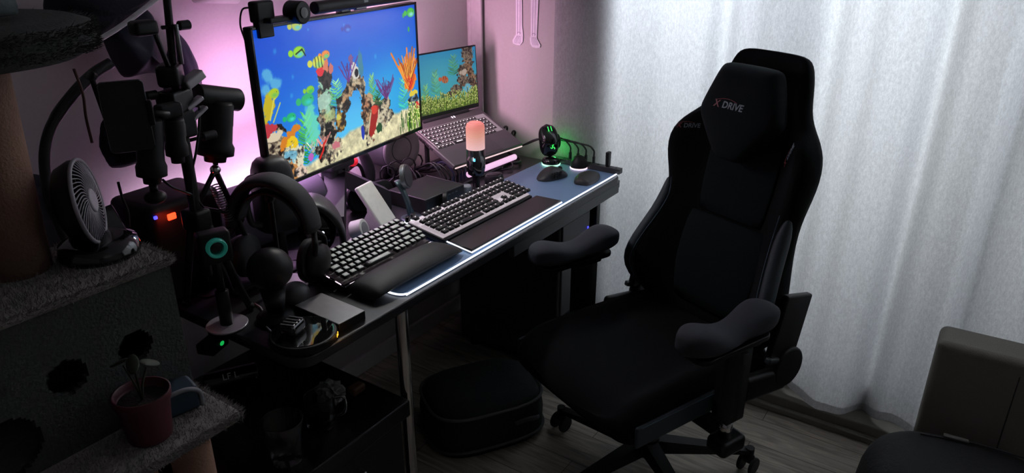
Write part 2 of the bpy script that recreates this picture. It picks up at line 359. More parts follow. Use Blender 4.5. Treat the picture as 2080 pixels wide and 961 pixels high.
class Paint:
    def __init__(s, w, h, seed=1):
        s.w, s.h = w, h; s.a = np.zeros((h, w, 3)); s.seed = seed; s.asp = w/h
        s.U, s.V = np.meshgrid((np.arange(w)+.5)/w, (np.arange(h)+.5)/h)
        s.n1 = noise(h, w, 14, seed); s.n2 = noise(h, w, 40, seed+1); s.n3 = noise(h, w, 90, seed+2, 2); s.rs = np.random.RandomState(seed+9)
    def put(s, m, col):
        m = np.clip(m, 0, 1)[...,None]; s.a = s.a*(1-m) + np.asarray(col)*m
    def ell(s, u, v, ru, rv, col, rot=0., soft=.12, rough=0., alpha=1.):
        du, dv = (s.U-u)*s.asp, s.V-v; c, n = math.cos(rot), math.sin(rot)
        x, y = (du*c+dv*n)/(ru*s.asp), (-du*n+dv*c)/rv
        d = np.sqrt(x*x+y*y) + rough*(s.n2-.5)*2; m = np.clip((1-d)/soft, 0, 1)*alpha; s.put(m, col); return m
    def rock(s, u, v, ru, rv, rot=0., tint=(.78,.72,.60), dark=(.07,.07,.09), bias=.48, rough=1.1):
        du, dv = (s.U-u)*s.asp, s.V-v; c, n = math.cos(rot), math.sin(rot)
        x, y = (du*c+dv*n)/(ru*s.asp), (-du*n+dv*c)/rv
        d = np.sqrt(x*x+y*y) + rough*(s.n2-.5) + .5*(s.n1-.5); m = np.clip((1-d)/.06, 0, 1)
        t = np.clip((s.n2*.6+s.n3*.4-bias)/.22+.5, 0, 1)[...,None]; col = np.asarray(dark)*(1-t)+np.asarray(tint)*t
        k = np.clip((s.n1-.55)/.1, 0, 1)[...,None]*.5; col = col*(1-k)+np.array((.50,.33,.20))*k*(.4+t)
        m = m[...,None]; s.a = s.a*(1-m)+col*m
    def line(s, p, r, col, alpha=1.):
        for (a, b) in zip(p, p[1:]):
            ax, ay, bx, by = a[0]*s.asp, a[1], b[0]*s.asp, b[1]; dx, dy = bx-ax, by-ay; L = dx*dx+dy*dy+1e-12
            X, Y = s.U*s.asp-ax, s.V-ay; t = np.clip((X*dx+Y*dy)/L, 0, 1); d = np.hypot(X-t*dx, Y-t*dy)
            s.put(np.clip((r-d)/(r*.35), 0, 1)*alpha, col)
    def plant(s, u, v, w, h, c1, c2, n=26, r=.004):
        for k in range(n):
            t = k/n; x = u + (s.rs.rand()-.5)*w*.35; y = v - h*t; L = w*(.55-.35*t)
            for sg in (-1, 1):
                c = np.asarray(c1)*(1-t)+np.asarray(c2)*t; s.line([(x,y), (x+sg*L*.6, y-h*.07), (x+sg*L, y-h*.13)], r, c*(.75+.4*s.rs.rand()), .9)
    def branches(s, u, v, h, col, n=9, spread=1.2, r=.006):
        for k in range(n):
            a = (k/(n-1)-.5)*spread; L = h*(.6+.4*s.rs.rand())
            p = [(u,v), (u+math.sin(a)*L*.5/s.asp+.004*s.rs.randn(), v-math.cos(a)*L*.5), (u+math.sin(a*1.3)*L/s.asp, v-L)]
            s.line(p, r, np.asarray(col)*(.7+.5*s.rs.rand())); q = p[1]; s.line([q, (q[0]+.012*(1 if k%2 else -1), q[1]-L*.35)], r*.8, np.asarray(col)*.9)
    def fish(s, u, v, r, body, belly, ang=0., stripes=0, tail=True):
        c, n = math.cos(ang), math.sin(ang)
        r *= .68
        if tail: s.ell(u-c*r*1.05, v-n*r*1.05, r*.32, r*.55, body, ang)
        s.ell(u, v, r*.85, r*1.0, body, ang, .25); s.ell(u+.1*r, v+.35*r, r*.65, r*.6, belly, ang, .8)
        for k in range(stripes):
            x = u + (k-(stripes-1)/2)*r*.38; s.line([(x, v-r*.75), (x+.05*r, v+r*.75)], r*.09, (.04,.05,.05), .9)
        s.ell(u+c*r*.4, v-r*.15, r*.06, r*.1, (.02,.02,.03))
    def tufts(s, u0, u1, v0, v1, n, col, tip, h=.06, r=.006):
        for k in range(n):
            t = k/n; x = u0+(u1-u0)*s.rs.rand(); y = v0+(v1-v0)*t; hh = h*(.6+.6*s.rs.rand())
            s.line([(x,y), (x+(s.rs.rand()-.5)*.02, y-hh)], r, np.asarray(col)*(.45+.6*s.rs.rand())); s.ell(x, y-hh, r*.7, r*1.2, tip)
def screen_mesh(name, P, w, h, parent, strength, M):
    H, Wd = P.h, P.w
    xs, zs = np.linspace(-w/2, w/2, Wd+1), np.linspace(h/2, -h/2, H+1)
    X, Z = np.meshgrid(xs, zs); co = np.stack([X, np.zeros_like(X), Z], -1).reshape(-1, 3)
    idx = (np.arange(H)[:,None]*(Wd+1)+np.arange(Wd)[None]).reshape(-1); faces = np.stack([idx, idx+Wd+1, idx+Wd+2, idx+1], 1)
    me = bpy.data.meshes.new(name); me.vertices.add(len(co)); me.vertices.foreach_set('co', co.ravel())
    me.loops.add(faces.size); me.loops.foreach_set('vertex_index', faces.ravel().astype(np.int32))
    me.polygons.add(len(faces)); me.polygons.foreach_set('loop_start', np.arange(0, faces.size, 4, dtype=np.int32)); me.update(calc_edges=True); me.validate()
    ca = me.color_attributes.new('picture', 'FLOAT_COLOR', 'CORNER'); col = np.ones((len(faces), 4, 4)); col[...,:3] = lin(np.clip(P.a,0,1)).reshape(-1,1,3)
    ca.data.foreach_set('color', col.ravel())
    m = bpy.data.materials.new(name+'_emission'); m.use_nodes = True; nt = m.node_tree; b = nt.nodes['Principled BSDF']
    at_ = nt.nodes.new('ShaderNodeVertexColor'); at_.layer_name = 'picture'; b.inputs['Base Color'].default_value = (.01,.01,.01,1); b.inputs['Roughness'].default_value = .4
    nt.links.new(at_.outputs[0], b.inputs['Emission Color']); b.inputs['Emission Strength'].default_value = strength
    me.materials.append(m); o = bpy.data.objects.new(name, me); C.objects.link(o); o.parent = parent; o.matrix_local = M; return o

def paint_monitor():
    p = Paint(520, 300, 3); U, V = p.U, p.V
    top, mid = np.array((.04,.30,.82)), np.array((.10,.55,.93)); t = np.clip(V*1.1+.18*(U-.5), 0, 1)[...,None]
    p.a = top*(1-t)+mid*t; d = np.exp(-((U-.5)**2*14+(V-.82)**2*9))[...,None]; p.a = p.a*(1-.75*d)+np.array((.42,.86,.98))*.75*d
    d = np.exp(-((U-.78)**2*40+(V-.62)**2*14))[...,None]; p.a = p.a*(1-.5*d)+np.array((.20,.78,.90))*.5*d
    p.put(np.clip((noise(300,520,6,31)-.5)*.25,0,1), (.5,.8,1))
    edge = .93-.20*U+.03*np.sin(U*9)+.05*(p.n1-.5)
    m = np.clip((V-edge)/.03, 0, 1); sand = np.array((.87,.84,.68))*(.72+.5*p.n2[...,None])*(.9+.2*p.n3[...,None]); p.a = p.a*(1-m[...,None])+sand*m[...,None]
    for u, v, a, b_ in ((.042,.283,.03,.05),(.075,.345,.035,.05),(.03,.37,.03,.05),(.055,.40,.03,.04)): p.ell(u, v, a, b_, (.40,.74,.88), rough=.4, soft=.4, alpha=.8)
    # left coral corner
    p.plant(.205,.93,.10,.33,(.10,.62,.22),(.45,.88,.30), 34, .005)
    p.ell(.25,.70,.05,.16,(.45,.90,.72), rough=.6, soft=.3, alpha=.8)
    p.rock(.035,.80,.075,.20, dark=(.10,.05,.05)); p.ell(.035,.67,.05,.035,(.86,.80,.68), rough=.5); p.ell(.02,.62,.03,.05,(.75,.2,.25), rough=.9)
    p.ell(.032,.47,.03,.11,(.78,.70,.12), .3, rough=.5); p.line([(.03,.56),(.06,.44),(.08,.42)],.007,(.85,.82,.35)); p.line([(.045,.58),(.09,.47)],.006,(.75,.8,.4))
    p.fish(.065,.40,.052,(.70,.80,.15),(.45,.75,.35),tail=False)
    p.ell(.115,.71,.06,.04,(.85,.50,.12), -.5, rough=.7); p.ell(.128,.76,.035,.06,(.93,.78,.10), rough=.4)
    p.rock(.13,.88,.06,.12, tint=(.88,.87,.75), bias=.40); p.ell(.11,.86,.03,.06,(.45,.75,.88), rough=.8, alpha=.8); p.rock(.095,1.0,.07,.13, tint=(.80,.55,.30)); p.rock(.16,.99,.03,.09,tint=(.90,.80,.72),bias=.42)
    p.ell(.219,.894,.018,.032,(.74,.38,.75), rough=.4); p.branches(.235,.87,.09,(.9,.85,.8),7,1.6,.004)
    # arch: left pillar
    p.rock(.335,.88,.085,.10); p.rock(.34,.70,.055,.17); p.rock(.335,.52,.048,.17, tint=(.62,.80,.70)); p.rock(.352,.38,.042,.10, dark=(.06,.07,.09), tint=(.25,.22,.22))
    p.ell(.325,.335,.022,.03,(.88,.20,.25), rough=.6); p.ell(.36,.30,.018,.05,(.86,.50,.38), rough=.9); p.ell(.385,.34,.015,.045,(.80,.45,.42), rough=.9)
    p.ell(.335,.55,.04,.06,(.72,.88,.80), rough=.9, alpha=.85); p.ell(.35,.66,.035,.05,(.75,.82,.55), rough=1., alpha=.7); p.rock(.345,.78,.03,.09,dark=(.04,.04,.05),bias=.62)
    p.rock(.415,.72,.032,.10, tint=(.80,.72,.30)); p.ell(.405,.69,.016,.03,(.85,.80,.35), rough=.6)
    p.branches(.30,.86,.11,(.92,.60,.55),7,1.8,.005); p.line([(.27,.93),(.295,.88),(.30,.84),(.315,.82)],.010,(.82,.12,.08)); p.ell(.375,.88,.03,.04,(.80,.45,.5), rough=1.)
    p.plant(.405,.60,.08,.17,(.25,.75,.45),(.65,.92,.55), 18, .004)
    # arch top and right leg
    p.rock(.445,.60,.04,.07,-.6); p.rock(.48,.53,.055,.055,-.5,tint=(.76,.70,.58)); p.rock(.525,.47,.06,.06,-.2); p.ell(.535,.40,.032,.055,(.84,.83,.80), rough=.9); p.ell(.545,.41,.012,.03,(.08,.07,.10), rough=.5)
    p.ell(.575,.36,.020,.12,(.26,.52,.62), rough=.4, soft=.4); p.rock(.575,.52,.028,.09)
    p.branches(.49,.46,.19,(.45,.20,.55),5,1.3,.006); p.ell(.515,.30,.012,.035,(.50,.35,.55), rough=.9)
    p.plant(.645,.66,.05,.20,(.30,.75,.30),(.65,.88,.35), 20, .004)
    p.rock(.615,.64,.042,.10,tint=(.84,.82,.70)); p.rock(.59,.72,.036,.13,tint=(.82,.60,.50)); p.rock(.60,.84,.035,.14); p.rock(.665,.73,.07,.10,tint=(.82,.76,.62)); p.rock(.70,.80,.07,.10,tint=(.82,.78,.66),bias=.42)
    p.ell(.635,.82,.030,.13,(.62,.12,.10), .35, rough=.5); p.ell(.645,.72,.018,.03,(.85,.25,.18), rough=.8); p.line([(.62,.74),(.60,.84),(.585,.93)],.009,(.80,.76,.62)); p.ell(.67,.88,.025,.05,(.10,.30,.16), rough=.7)
    p.ell(.555,.87,.012,.06,(.12,.22,.70), rough=.3); p.plant(.68,.70,.06,.12,(.10,.35,.15),(.2,.5,.25), 12, .004)
    p.rock(.742,.70,.03,.06); p.branches(.742,.67,.17,(.42,.20,.50),13,1.5,.006)
    # right: orange fan, plants, grass
    p.plant(.875,.80,.08,.25,(.25,.80,.60),(.55,.92,.65), 22, .004); p.ell(.93,.58,.05,.12,(.95,.50,.12), rough=.6)
    p.branches(.92,.66,.34,(.93,.50,.14),13,1.1,.011); p.branches(.93,.62,.26,(.75,.28,.06),8,1.0,.006); p.branches(.915,.64,.28,(.97,.68,.25),7,1.1,.006); p.branches(.93,.66,.14,(.90,.15,.12),9,1.2,.004)
    p.ell(.955,.70,.04,.035,(.90,.80,.25), rough=.6); p.rock(.95,.76,.05,.05,tint=(.45,.6,.7)); p.ell(.985,.82,.015,.05,(.85,.25,.22), rough=.8)
    p.tufts(.90,1.0,.86,1.02,60,(.50,.72,.20),(.93,.93,.60),.09,.006); p.tufts(.83,.92,.92,1.03,14,(.12,.40,.12),(.95,.93,.75),.12,.005)
    for f in ((.222,.012,.055,(.75,.78,.35),(.40,.78,.80)),(.217,.18,.062,(.60,.85,.15),(.35,.80,.85)),(.364,.233,.048,(.95,.55,.25),(.35,.85,.55)),(.256,.44,.045,(.55,.80,.20),(.15,.75,.45)),(.967,.055,.06,(.30,.75,.25),(.55,.88,.90)),(.137,.584,.05,(.10,.72,.45),(.25,.85,.80))): p.fish(*f)
    p.line([(.20,.19),(.235,.165),(.25,.21)],.006,(.05,.12,.10))
    p.fish(.318,.272,.068,(.85,.85,.30),(.55,.85,.55),stripes=3); p.fish(.235,.50,.07,(.20,.72,.45),(.20,.80,.80)); p.fish(.51,.087,.045,(.14,.22,.70),(.30,.55,.90))
    for u, v, r in ((.095,.148,.035),(.683,.328,.034),(.944,.181,.028),(.908,.068,.028),(.152,.446,.025),(.17,.328,.028),(.221,.557,.03),(.49,.06,.018),(.28,.05,.015)): p.ell(u, v, r*.35, r*.75, (.28,.68,.92), .3, rough=.5, soft=.7, alpha=.6)
    p.ell(.944,.181,.008,.022,(.25,.65,.35)); p.ell(.908,.068,.008,.02,(.25,.65,.35))
    return p
def paint_laptop():
    p = Paint(330, 190, 21); U, V = p.U, p.V
    t = V[...,None]; p.a = np.array((.10,.56,.80))*(1-t)+np.array((.30,.76,.76))*t
    d = np.exp(-((U-.45)**2*8+(V-.35)**2*7))[...,None]; p.a = p.a*(1-.4*d)+np.array((.45,.82,.84))*.4*d
    p.plant(.39,.70,.12,.40,(.35,.75,.55),(.55,.85,.60), 26, .007); p.plant(.25,.80,.10,.30,(.40,.75,.30),(.60,.85,.50), 20, .007); p.plant(.66,.42,.14,.32,(.25,.60,.40),(.45,.75,.55), 24, .007)
    p.ell(.13,.28,.035,.2,(.75,.55,.22), rough=.9); p.ell(.10,.45,.05,.12,(.72,.60,.35), rough=.9)
    T, D = (.58,.50,.42), (.13,.10,.09)
    for q in ((.88,.12,.09,.22),(.86,.35,.10,.16),(.78,.40,.08,.08),(.80,.55,.09,.12),(.68,.68,.09,.10),(.93,.55,.07,.15),(.96,.72,.05,.14),(.60,.74,.09,.07)): p.rock(*q, tint=T, dark=D, bias=.46)
    p.ell(.80,.41,.05,.05,(.80,.72,.66), rough=1.); p.ell(.85,.70,.05,.09,(.45,.75,.85), rough=.4); p.ell(.88,.84,.10,.06,(.72,.68,.55), rough=.7)
    p.fish(.525,.47,.10,(.85,.40,.22),(.80,.55,.40),.3,2)
    m = np.clip((V-(.80-.05*np.sin(U*6)+.05*(p.n1-.5)))/.03,0,1); p.put(m, (.28,.38,.12)); p.tufts(0,1,.78,1.04,420,(.55,.68,.22),(.80,.84,.48),.10,.011)
    return p

# monitor
MC = Vector((1.475, 1.567, 1.172)); mrot = R(8.0)
mo = thing('monitor', 'wide flat monitor showing a bright blue coral reef aquarium', 'monitor', (MC.x, MC.y+.09, DZ+.0), mrot)
zc = MC.z-DZ
def mb_(x, y, z): return (x, y-.09, z+zc)
SW, SH = .705, .397
b = MB(); b.box(mb_(0,.014,-.001), (SW+.016,.022,SH+.018), .004); b.box(mb_(0,.04,0), (.42,.04,.24), .014); b.build('housing', BLK, mo)
b = MB(False)
for sx in (-1,1): b.box(mb_(sx*(SW/2+.0045),.001,0), (.007,.006,SH+.016), .001)
b.box(mb_(0,.001,SH/2+.0045), (SW+.016,.006,.007), .001); b.box(mb_(0,.001,-SH/2-.006), (SW+.016,.006,.011), .001); b.build('bezel', BLKG, mo)
screen_mesh('screen', paint_monitor(), SW, SH, mo, .95, Matrix.Translation(mb_(0,.0015,0)))
b = MB(); b.box(mb_(0,.09,-.12), (.09,.05,.34), .012); b.box((0,.005,.20), (.11,.09,.07), .012); b.build('stand_column', DGR, mo)
b = MB(); b.cyl(mb_(0,.055,-.225), mb_(0,.075,-.225), .02); b.build('column_ring', GRM, mo)
for (a, L) in ((-145, .165), (-33, .165), (82, .10)):
    d = Vector((math.cos(R(a)), math.sin(R(a)), 0))
    b = MB()
    p0, p1 = Vector((0,.0,.145)), d*L + Vector((0,0,.035)); n = d.cross(Vector((0,0,1)))
    rings = []
    for t in (0, .25, .5, .75, 1):
        c = p0.lerp(p1, t); hw = .032-.004*t; hh = .028+.003*t
        rings.append([c+n*hw+Vector((0,0,hh)), c-n*hw+Vector((0,0,hh)), c-n*hw-Vector((0,0,hh)), c+n*hw-Vector((0,0,hh))])
    b.sm = False; b.loft(rings); lg = b.build('stand_leg', DGR, mo)
    b = MB(); e = p1 + d*.0015; b.cyl(e, e+d*.002, .019, seg=24); b.build('leg_emblem', GRM, lg)
b = MB(); b.box(mb_(0,.062,.0), (.30,.006,.004), .001); b.build('added_glow_strip', mat('pink_strip', (.8,.5,.8), .4, emit=(1.0,.40,.90), es=4), mo)  # unseen glowing strip added on the monitor back to go with the fills
light('pink_wall_fill', 'AREA', (MC.x-.12, MC.y+.09, 1.16), 1.2, (1.0,.48,.90), (R(100),0,R(-4)), .40, .25, spread=R(125))  # added pink fill that brightens the wall behind the monitor
light('pink_side_fill', 'AREA', (MC.x+.20, MC.y+.13, 1.16), 5.0, (1.0,.52,.78), (R(90),0,R(-82)), .10, .25)  # added fill turned sideways to tint the right wall pink
light('purple_low_fill', 'AREA', (MC.x+.02, MC.y+.12, 1.02), 2.3, (.92,.50,1.0), (R(10),0,R(8)), .5, .06)  # added downward fill, tints the things under the monitor purple
light('light_bar_glow', 'AREA', (MC.x+.10, MC.y-.04, 1.385), 2.3, (1.0,.97,.92), (R(-14),0,R(8)), .44, .015)
# light bar and webcam on the monitor
lb = thing('monitor_light_bar', 'black round light bar clipped on top of the large monitor', 'light bar', (MC.x+.02, MC.y, 1.385), mrot)
b = MB(); b.cyl((-.17,-.03,.022), (.34,-.03,.022), .016, seg=24, bev=.003); b.build('bar', BLK, lb)
b = MB(); b.box((.02,-.012,.008), (.05,.05,.012), .003); b.box((.02,.028,-.006), (.045,.022,.05), .004); b.build('clip', GRM, lb)
b = MB(False); b.box((.03,-.045,.026), (.02,.003,.012), .001); b.build('badge', GRM, lb)
wc = thing('webcam', 'round black webcam on the left end of the large monitor', 'camera', (1.21, 1.51, 1.385), mrot)
b = MB(); b.box((.0,0,.006), (.085,.035,.012), .003); b.box((-.03,.02,.026), (.06,.03,.05), .006); b.box((-.03,.02,-.01), (.05,.02,.05), .003); b.build('mount', BLK, wc)
b = MB(); b.cyl((.055,-.035,.018), (.055,.01,.018), .028, seg=28, bev=.004); b.cyl((.055,-.038,.018), (.055,-.034,.018), .013, mi=1); b.build('camera_head', [BLK, BLKG], wc)
b = MB(); b.tube([at(510,15,Y=1.53), at(492,20,Y=1.54), at(488,50,Y=1.54), at(497,80,Y=1.54), at(506,110,Y=1.55), at(512,150,Y=1.60)], .0022); o = b.build('cable', CAB); tag(o, 'thin black cable looping down the left side of the large monitor', 'cable')

# laptop on its stand
ls = thing('laptop_stand', 'low dark laptop stand with a pink lit front bar under the open laptop', 'laptop stand', (2.09,1.60,DZ))
b = MB(); b.box((0,.03,.005), (.33,.22,.010), .004); b.build('base', DGR, ls)
for sx in (-1,1):
    b = MB(); b.box((sx*.12,.03,.098), (.016,.20,.010), .003, (R(25),0,0)); b.box((sx*.12,.11,.07), (.014,.014,.13), .003); b.build('support_arm', DGR, ls)
b = MB(); b.cyl((-.13,-.085,.036), (.15,-.100,.036), .011, seg=20, bev=.004); b.build('lit_bar', mat('bar_glow', (.8,.6,.75), .4, emit=(.95,.55,.85), es=.85), ls)
LA = thing('laptop', 'open black gaming laptop showing a reef scene with white lit keys', 'laptop', (2.075,1.500,.828), R(-6), rot=(R(25),0,R(-6)))
LW, LD = .376, .252
b = MB(); b.box((0,LD/2,0), (LW,LD,.020), .005); b.build('base', mat('laptop_shell', (.085,.078,.084), .42), LA)
b = MB(); b.box((.01,.046,.0105), (.13,.076,.0012), .0004); tag(b.build('touchpad', mat('touchpad', (.065,.060,.065), .35), LA), 'dark touchpad')
b = MB(False)
for k in range(2): b.box((.02+k*.012,LD-.018,.0108), (.004,.010,.001), 0)
b.build('status_light', EMP, LA)
b = MB(); b.box((0,-.0015,-.001), (LW-.01,.004,.004), .001); b.build('front_edge_light', mat('laptop_edge_glow', (.8,.6,.6), .4, emit=(1.0,.72,.74), es=.8), LA)
b = MB(False)
for k in range(6): b.box((-LW/2-.0005,.12+k*.02,0), (.002,.014,.007), 0)
b.build('port', BLKR, LA)
lid = MB(); lid.box((0,0,.118), (LW,.008,.238), .003); ld = lid.build('lid', BLK, LA); ld.location = (0,LD+.003,.012); ld.rotation_euler = (R(-28),0,0)
screen_mesh('screen', paint_laptop(), LW-.012, .216, ld, .62, Matrix.Translation((0,-.0046,.124)))
b = MB(); b.cyl((-.12,LD-.004,.010), (.12,LD-.004,.010), .008); b.build('hinge', BLKR, LA)

# ------------------------------------------------------------ keyboards
def key_mesh(w, d, h, style, mats):
    b = MB(); tp = .80 if style != 'lap' else .97
    b.box((0,0,h/2), (w,d,h), .0012, seg=1, taper=tp)
    me = bpy.data.meshes.new('key')
    if style == 'k1': b.box((0,-.0005,h+.0002), (w*tp*.86,d*tp*.80,.0006), .0002, mi=1, seg=1)
    elif style == 'k2': b.box((0,.0022,h+.0001), (min(.0042,w*.4),.0030,.0006), .0002, mi=1, seg=1)
    else: b.box((-.15*w,.001,h+.0001), (w*.34,.0040,.0004), 0, mi=1, seg=1)
    b.bm.to_mesh(me); b.bm.free()
    for m in mats: me.materials.append(m)
    return me
_km = {}
def add_keys(parent, rows, unit, x0, y0, z0, slope, style, mats, dd=None):
    n = 0; rest = []
    for r, row in enumerate(rows):
        x = x0
        for it in row:
            if it < 0: x += -it*unit; continue
            gap = .35*unit if (style == 'k2' and r == 0) else 0
            w = it*unit*.90; kk = (round(w,5), style)
            if kk not in _km: _km[kk] = key_mesh(w, unit*.88, .0085 if style != 'lap' else .0016, style, mats)
            o = bpy.data.objects.new('key', _km[kk])
            y = y0 - r*unit + gap; o.location = (x+it*unit/2, y, z0 + y*slope); o.rotation_euler = (math.atan(slope),0,0)
            rest.append(o); x += it*unit
    rest.reverse()
    for i, o in enumerate(rest):
        if i < 100: C.objects.link(o); o.parent = parent; n += 1
    if len(rest) > 100:
        b = bmesh.new()
        for o in rest[100:]:
            me = o.data.copy(); me.transform(Matrix.LocRotScale(o.location, o.rotation_euler, None)); b.from_mesh(me)
        me = bpy.data.meshes.new('key'); b.to_mesh(me); b.free()
        for m in mats: me.materials.append(m)
        q = bpy.data.objects.new('back_row_keys', me); C.objects.link(q); q.parent = parent; tag(q, kind='stuff')
KL = mat('key_legend_white', (.7,.7,.7), .4, emit=(1.0,.86,.90), es=.75)
KB = mat('key_black', (.018,.017,.019), .38)
K1T = mat('key_top_sheen', (.62,.66,.60), .34)  # window reflection on the dark keycaps, painted as a pale top
# K1: compact keyboard
U1 = .0207
k1 = thing('keyboard', 'compact black mechanical keyboard with painted sheen on key tops at the left of the desk', 'keyboard', (1.112,1.258,DZ), R(.5))
sl = .20
b = MB(); b.box((.173,.071,.022), (.346,.142,.022), .005, (math.atan(sl),0,0)); b.box((.173,.10,.008), (.32,.08,.016), .003); b.build('case', BLK, k1)
b = MB(); b.box((.173,.068,.0330), (.331,.122,.0045), .001, (math.atan(sl),0,0)); b.build('lit_plate', mat('key_underglow_dim', (.05,.045,.05), .4, emit=(1.0,.72,.84), es=.008), k1)
fs = .0350
b = MB(False)
for (xa, xb) in ((.02,.08),(.14,.16),(.235,.29),(.30,.34)):
    b.box(((xa+xb)/2,.0005,.0205), (xb-xa,.0014,.0016), 0)
for (ya, yb) in ((.01,.03),(.05,.07),(.09,.14)):
    b.box((-.0005,(ya+yb)/2,.0225+sl*(ya+yb)/2), (.0014,yb-ya,.0022), 0, (math.atan(sl),0,0))
b.build('edge_glow', EMP, k1)
b = MB(); b.box((.173,-.0008,.0195), (.344,.002,.003), .0005); b.build('front_trim', GRM, k1)
rows1 = [[1]*13+[1]+[-.25,1,1][0:0]+[-.1,.95,.95],
         [1]*13+[2,-.1,.9][0:0]+[2,-.1,.95],
         [1.5]+[1]*12+[1.5,-.1,.95], [1.75]+[1]*11+[2.25,-.1,.95],
         [1.25]+[1]*11+[1.75,-.05,1,-.05,.95], [1.25,1.25,1.25,5.75,1,1,1,-.1,1,1,1][:11]]
add_keys(k1, rows1, U1, .0065, .1180, .0225+.0115, sl, 'k1', [KB, K1T])
wr1 = MB(); rg = []
for i in range(15):
    t = i/14; x = .0+.348*t; e = 1-abs(2*t-1)**6; rg.append([(x, -.006-.108*.5+(yy)*.055*(.86+.14*e), max(-.001, .000+zz*(.010+.011*e))) for yy, zz in [(math.cos(a), .9+.9*math.sin(a)) for a in [2*PI*k/20 for k in range(20)]]])
wr1.loft(rg); o = wr1.build('wrist_rest', FOAM); o.location = (1.113,1.262,DZ+.006); tag(o, 'soft black padded wrist rest in front of the compact keyboard', 'wrist rest')
o.data.update()
# K2: full size
k2 = thing('keyboard', 'full size black mechanical keyboard glowing white in the middle of the desk', 'keyboard', (1.484,1.236,DZ+.004), R(-.6))
U2 = .02015
b = MB(); b.box((.229,.073,.018), (.460,.146,.018), .004, (math.atan(.15),0,0)); b.box((.229,.11,.006), (.43,.08,.012), .003); b.build('case', BLK, k2)
b = MB(); b.box((.230,.0755,.0285), (.452,.131,.006), .001, (math.atan(.15),0,0)); b.build('lit_plate', mat('key_underglow', (.5,.45,.5), .4, emit=(1.0,.86,.93), es=.38), k2)
add_keys(k2, [[1,-1,1,1,1,1,-.5,1,1,1,1,-.5,1,1,1,1,-.25,1,1,1,-.25,1,1,1,1],
              [1]*13+[2,-.25,1,1,1,-.25,1,1,1,1],
              [1.5]+[1]*12+[1.5,-.25,1,1,1,-.25,1,1,1,1],
              [1.75]+[1]*11+[2.25,-3.5,1,1,1,1],
              [2.25]+[1]*10+[2.75,-1.25,1,-1.25,1,1,1,1],
              [1.25,1.25,1.25,6.25,1.25,1.25,1.25,1.25,-.25,1,1,1,-.25,2,1,1]], U2, .0028, .1135, .0315, .15, 'k2', [KB, KL])
for (x, y) in ((.012,.152), (.038,.154)):
    b = MB(); b.cyl((x,y,.034), (x,y,.052), .0085, seg=20, bev=.0015); b.build('volume_knob', BLKG, k2)
    b = MB(); b.cyl((x,y,.032), (x,y,.0352), .0105, seg=20); b.build('knob_ring', EMW, k2)
wr2 = thing('wrist_rest', 'wide smooth wrist rest edged with a white light line before the full size keyboard', 'wrist rest', (1.478,1.136,DZ+.004), R(-.4))
b = MB(); b.prism([(0,0),(.487,0),(.482,.094),(.018,.094)], .014, r=.0035); b.build('cushion', mat('wrist_rest_skin', (.022,.019,.021), .42), wr2)
b = MB(); b.tube([(.014,.10,.009),(-.0015,-.0015,.006),(.488,-.0015,.006),(.484,.06,.006)], .0022, n=1); b.build('light_line', EMW, wr2)
# laptop keys
rowsL = [[.9]*14+[-.2,.9,.9,.9], [1]*13+[1.6,-.1,1,1,1], [1.4]+[1]*12+[1.2,-.1,1,1,1], [1.7]+[1]*11+[1.9,-.1,1,1,1], [2.1]+[1]*10+[1.0,1.5,-.1,1,1,1][:13], [1.2,1,1,1,5.2,1,1,1,1,1,-.1,1,1]]
LKB = mat('laptop_key', (.02,.019,.02), .4); LKL = mat('laptop_key_light', (.7,.7,.7), .4, emit=(1.0,.86,.90), es=.95)
b = MB(False); b.box((-.003,.155,.0098), (.350,.112,.0012), 0); b.build('key_well', mat('laptop_key_glow', (.3,.28,.29), .4, emit=(1.0,.84,.88), es=.10), LA)
add_keys(LA, rowsL, .0188, -.176, .200, .0104, 0, 'lap', [LKB, LKL])

# ------------------------------------------------------------ desk mat
mt = thing('desk_mat', 'large blue grey desk mat with a glowing white edge under the keyboards', 'desk mat', (1.176,1.122,DZ))
out = rrect(0,0,1.188,.315,.035)
b = MB(); b.prism(out, .004, r=.0012); b.build('mat_surface', mat('mat_cloth', (.20,.32,.52), .42, scale=700, bump=.04, var=.06), mt)
b = MB(); b.tube([(.012,.10,.005),(0,.055,.005),(.003,.02,.005),(.018,.003,.005),(.05,0,.005),(.4,0,.005),(.8,0,.005),(1.15,0,.005),(1.178,.006,.005),(1.188,.03,.005),(1.188,.15,.005),(1.188,.27,.005)], .0026, n=5); b.build('edge_light', EMW, mt)
light('mat_edge_glow', 'AREA', (1.78,1.105,.742), .10, (.75,.82,1.0), (R(-70),0,0), 1.1, .01)

# ------------------------------------------------------------ mice and small things on the mat
def mouse_shell(b, L, Wd, H, mi=0):
    rings = []
    for i in range(17):
        t = i/16; s_ = math.sin(PI*min(1,max(0,t)))**.42 if 0 < t < 1 else .05
        hw = Wd/2*s_*(1-.10*math.sin(PI*t*1.0)+.06*math.cos(2*PI*t)); hh = H*(.35+.65*math.sin(PI*(t*.85+.10)))*max(.12, s_)
        rings.append([(L*(t-.5), hw*math.copysign(abs(math.cos(a))**.7, math.cos(a)), max(0, hh*(abs(math.sin(a))**.75) if math.sin(a) > 0 else 0)) for a in [2*PI*k/24 for k in range(24)]])
    b.loft(rings, mi=mi)
ms = thing('mouse', 'black thumb button mouse lying on the blue grey mat', 'mouse', (2.185,1.300,DZ+.0045), R(-18))
b = MB(); mouse_shell(b, .132, .078, .042); b.build('shell', DGR, ms)
sp = MB()
for i in range(3):
    for j in range(4): sp.box((-.028+j*.0125,-.0360,.012+i*.008), (.0105,.004,.0062), .001, (R(-14),0,0))
sp.build('side_buttons', BLK, ms)
MB().cyl((.036,-.004,.027),(.036,.004,.027),.009).build('scroll_wheel', BLKR, ms)
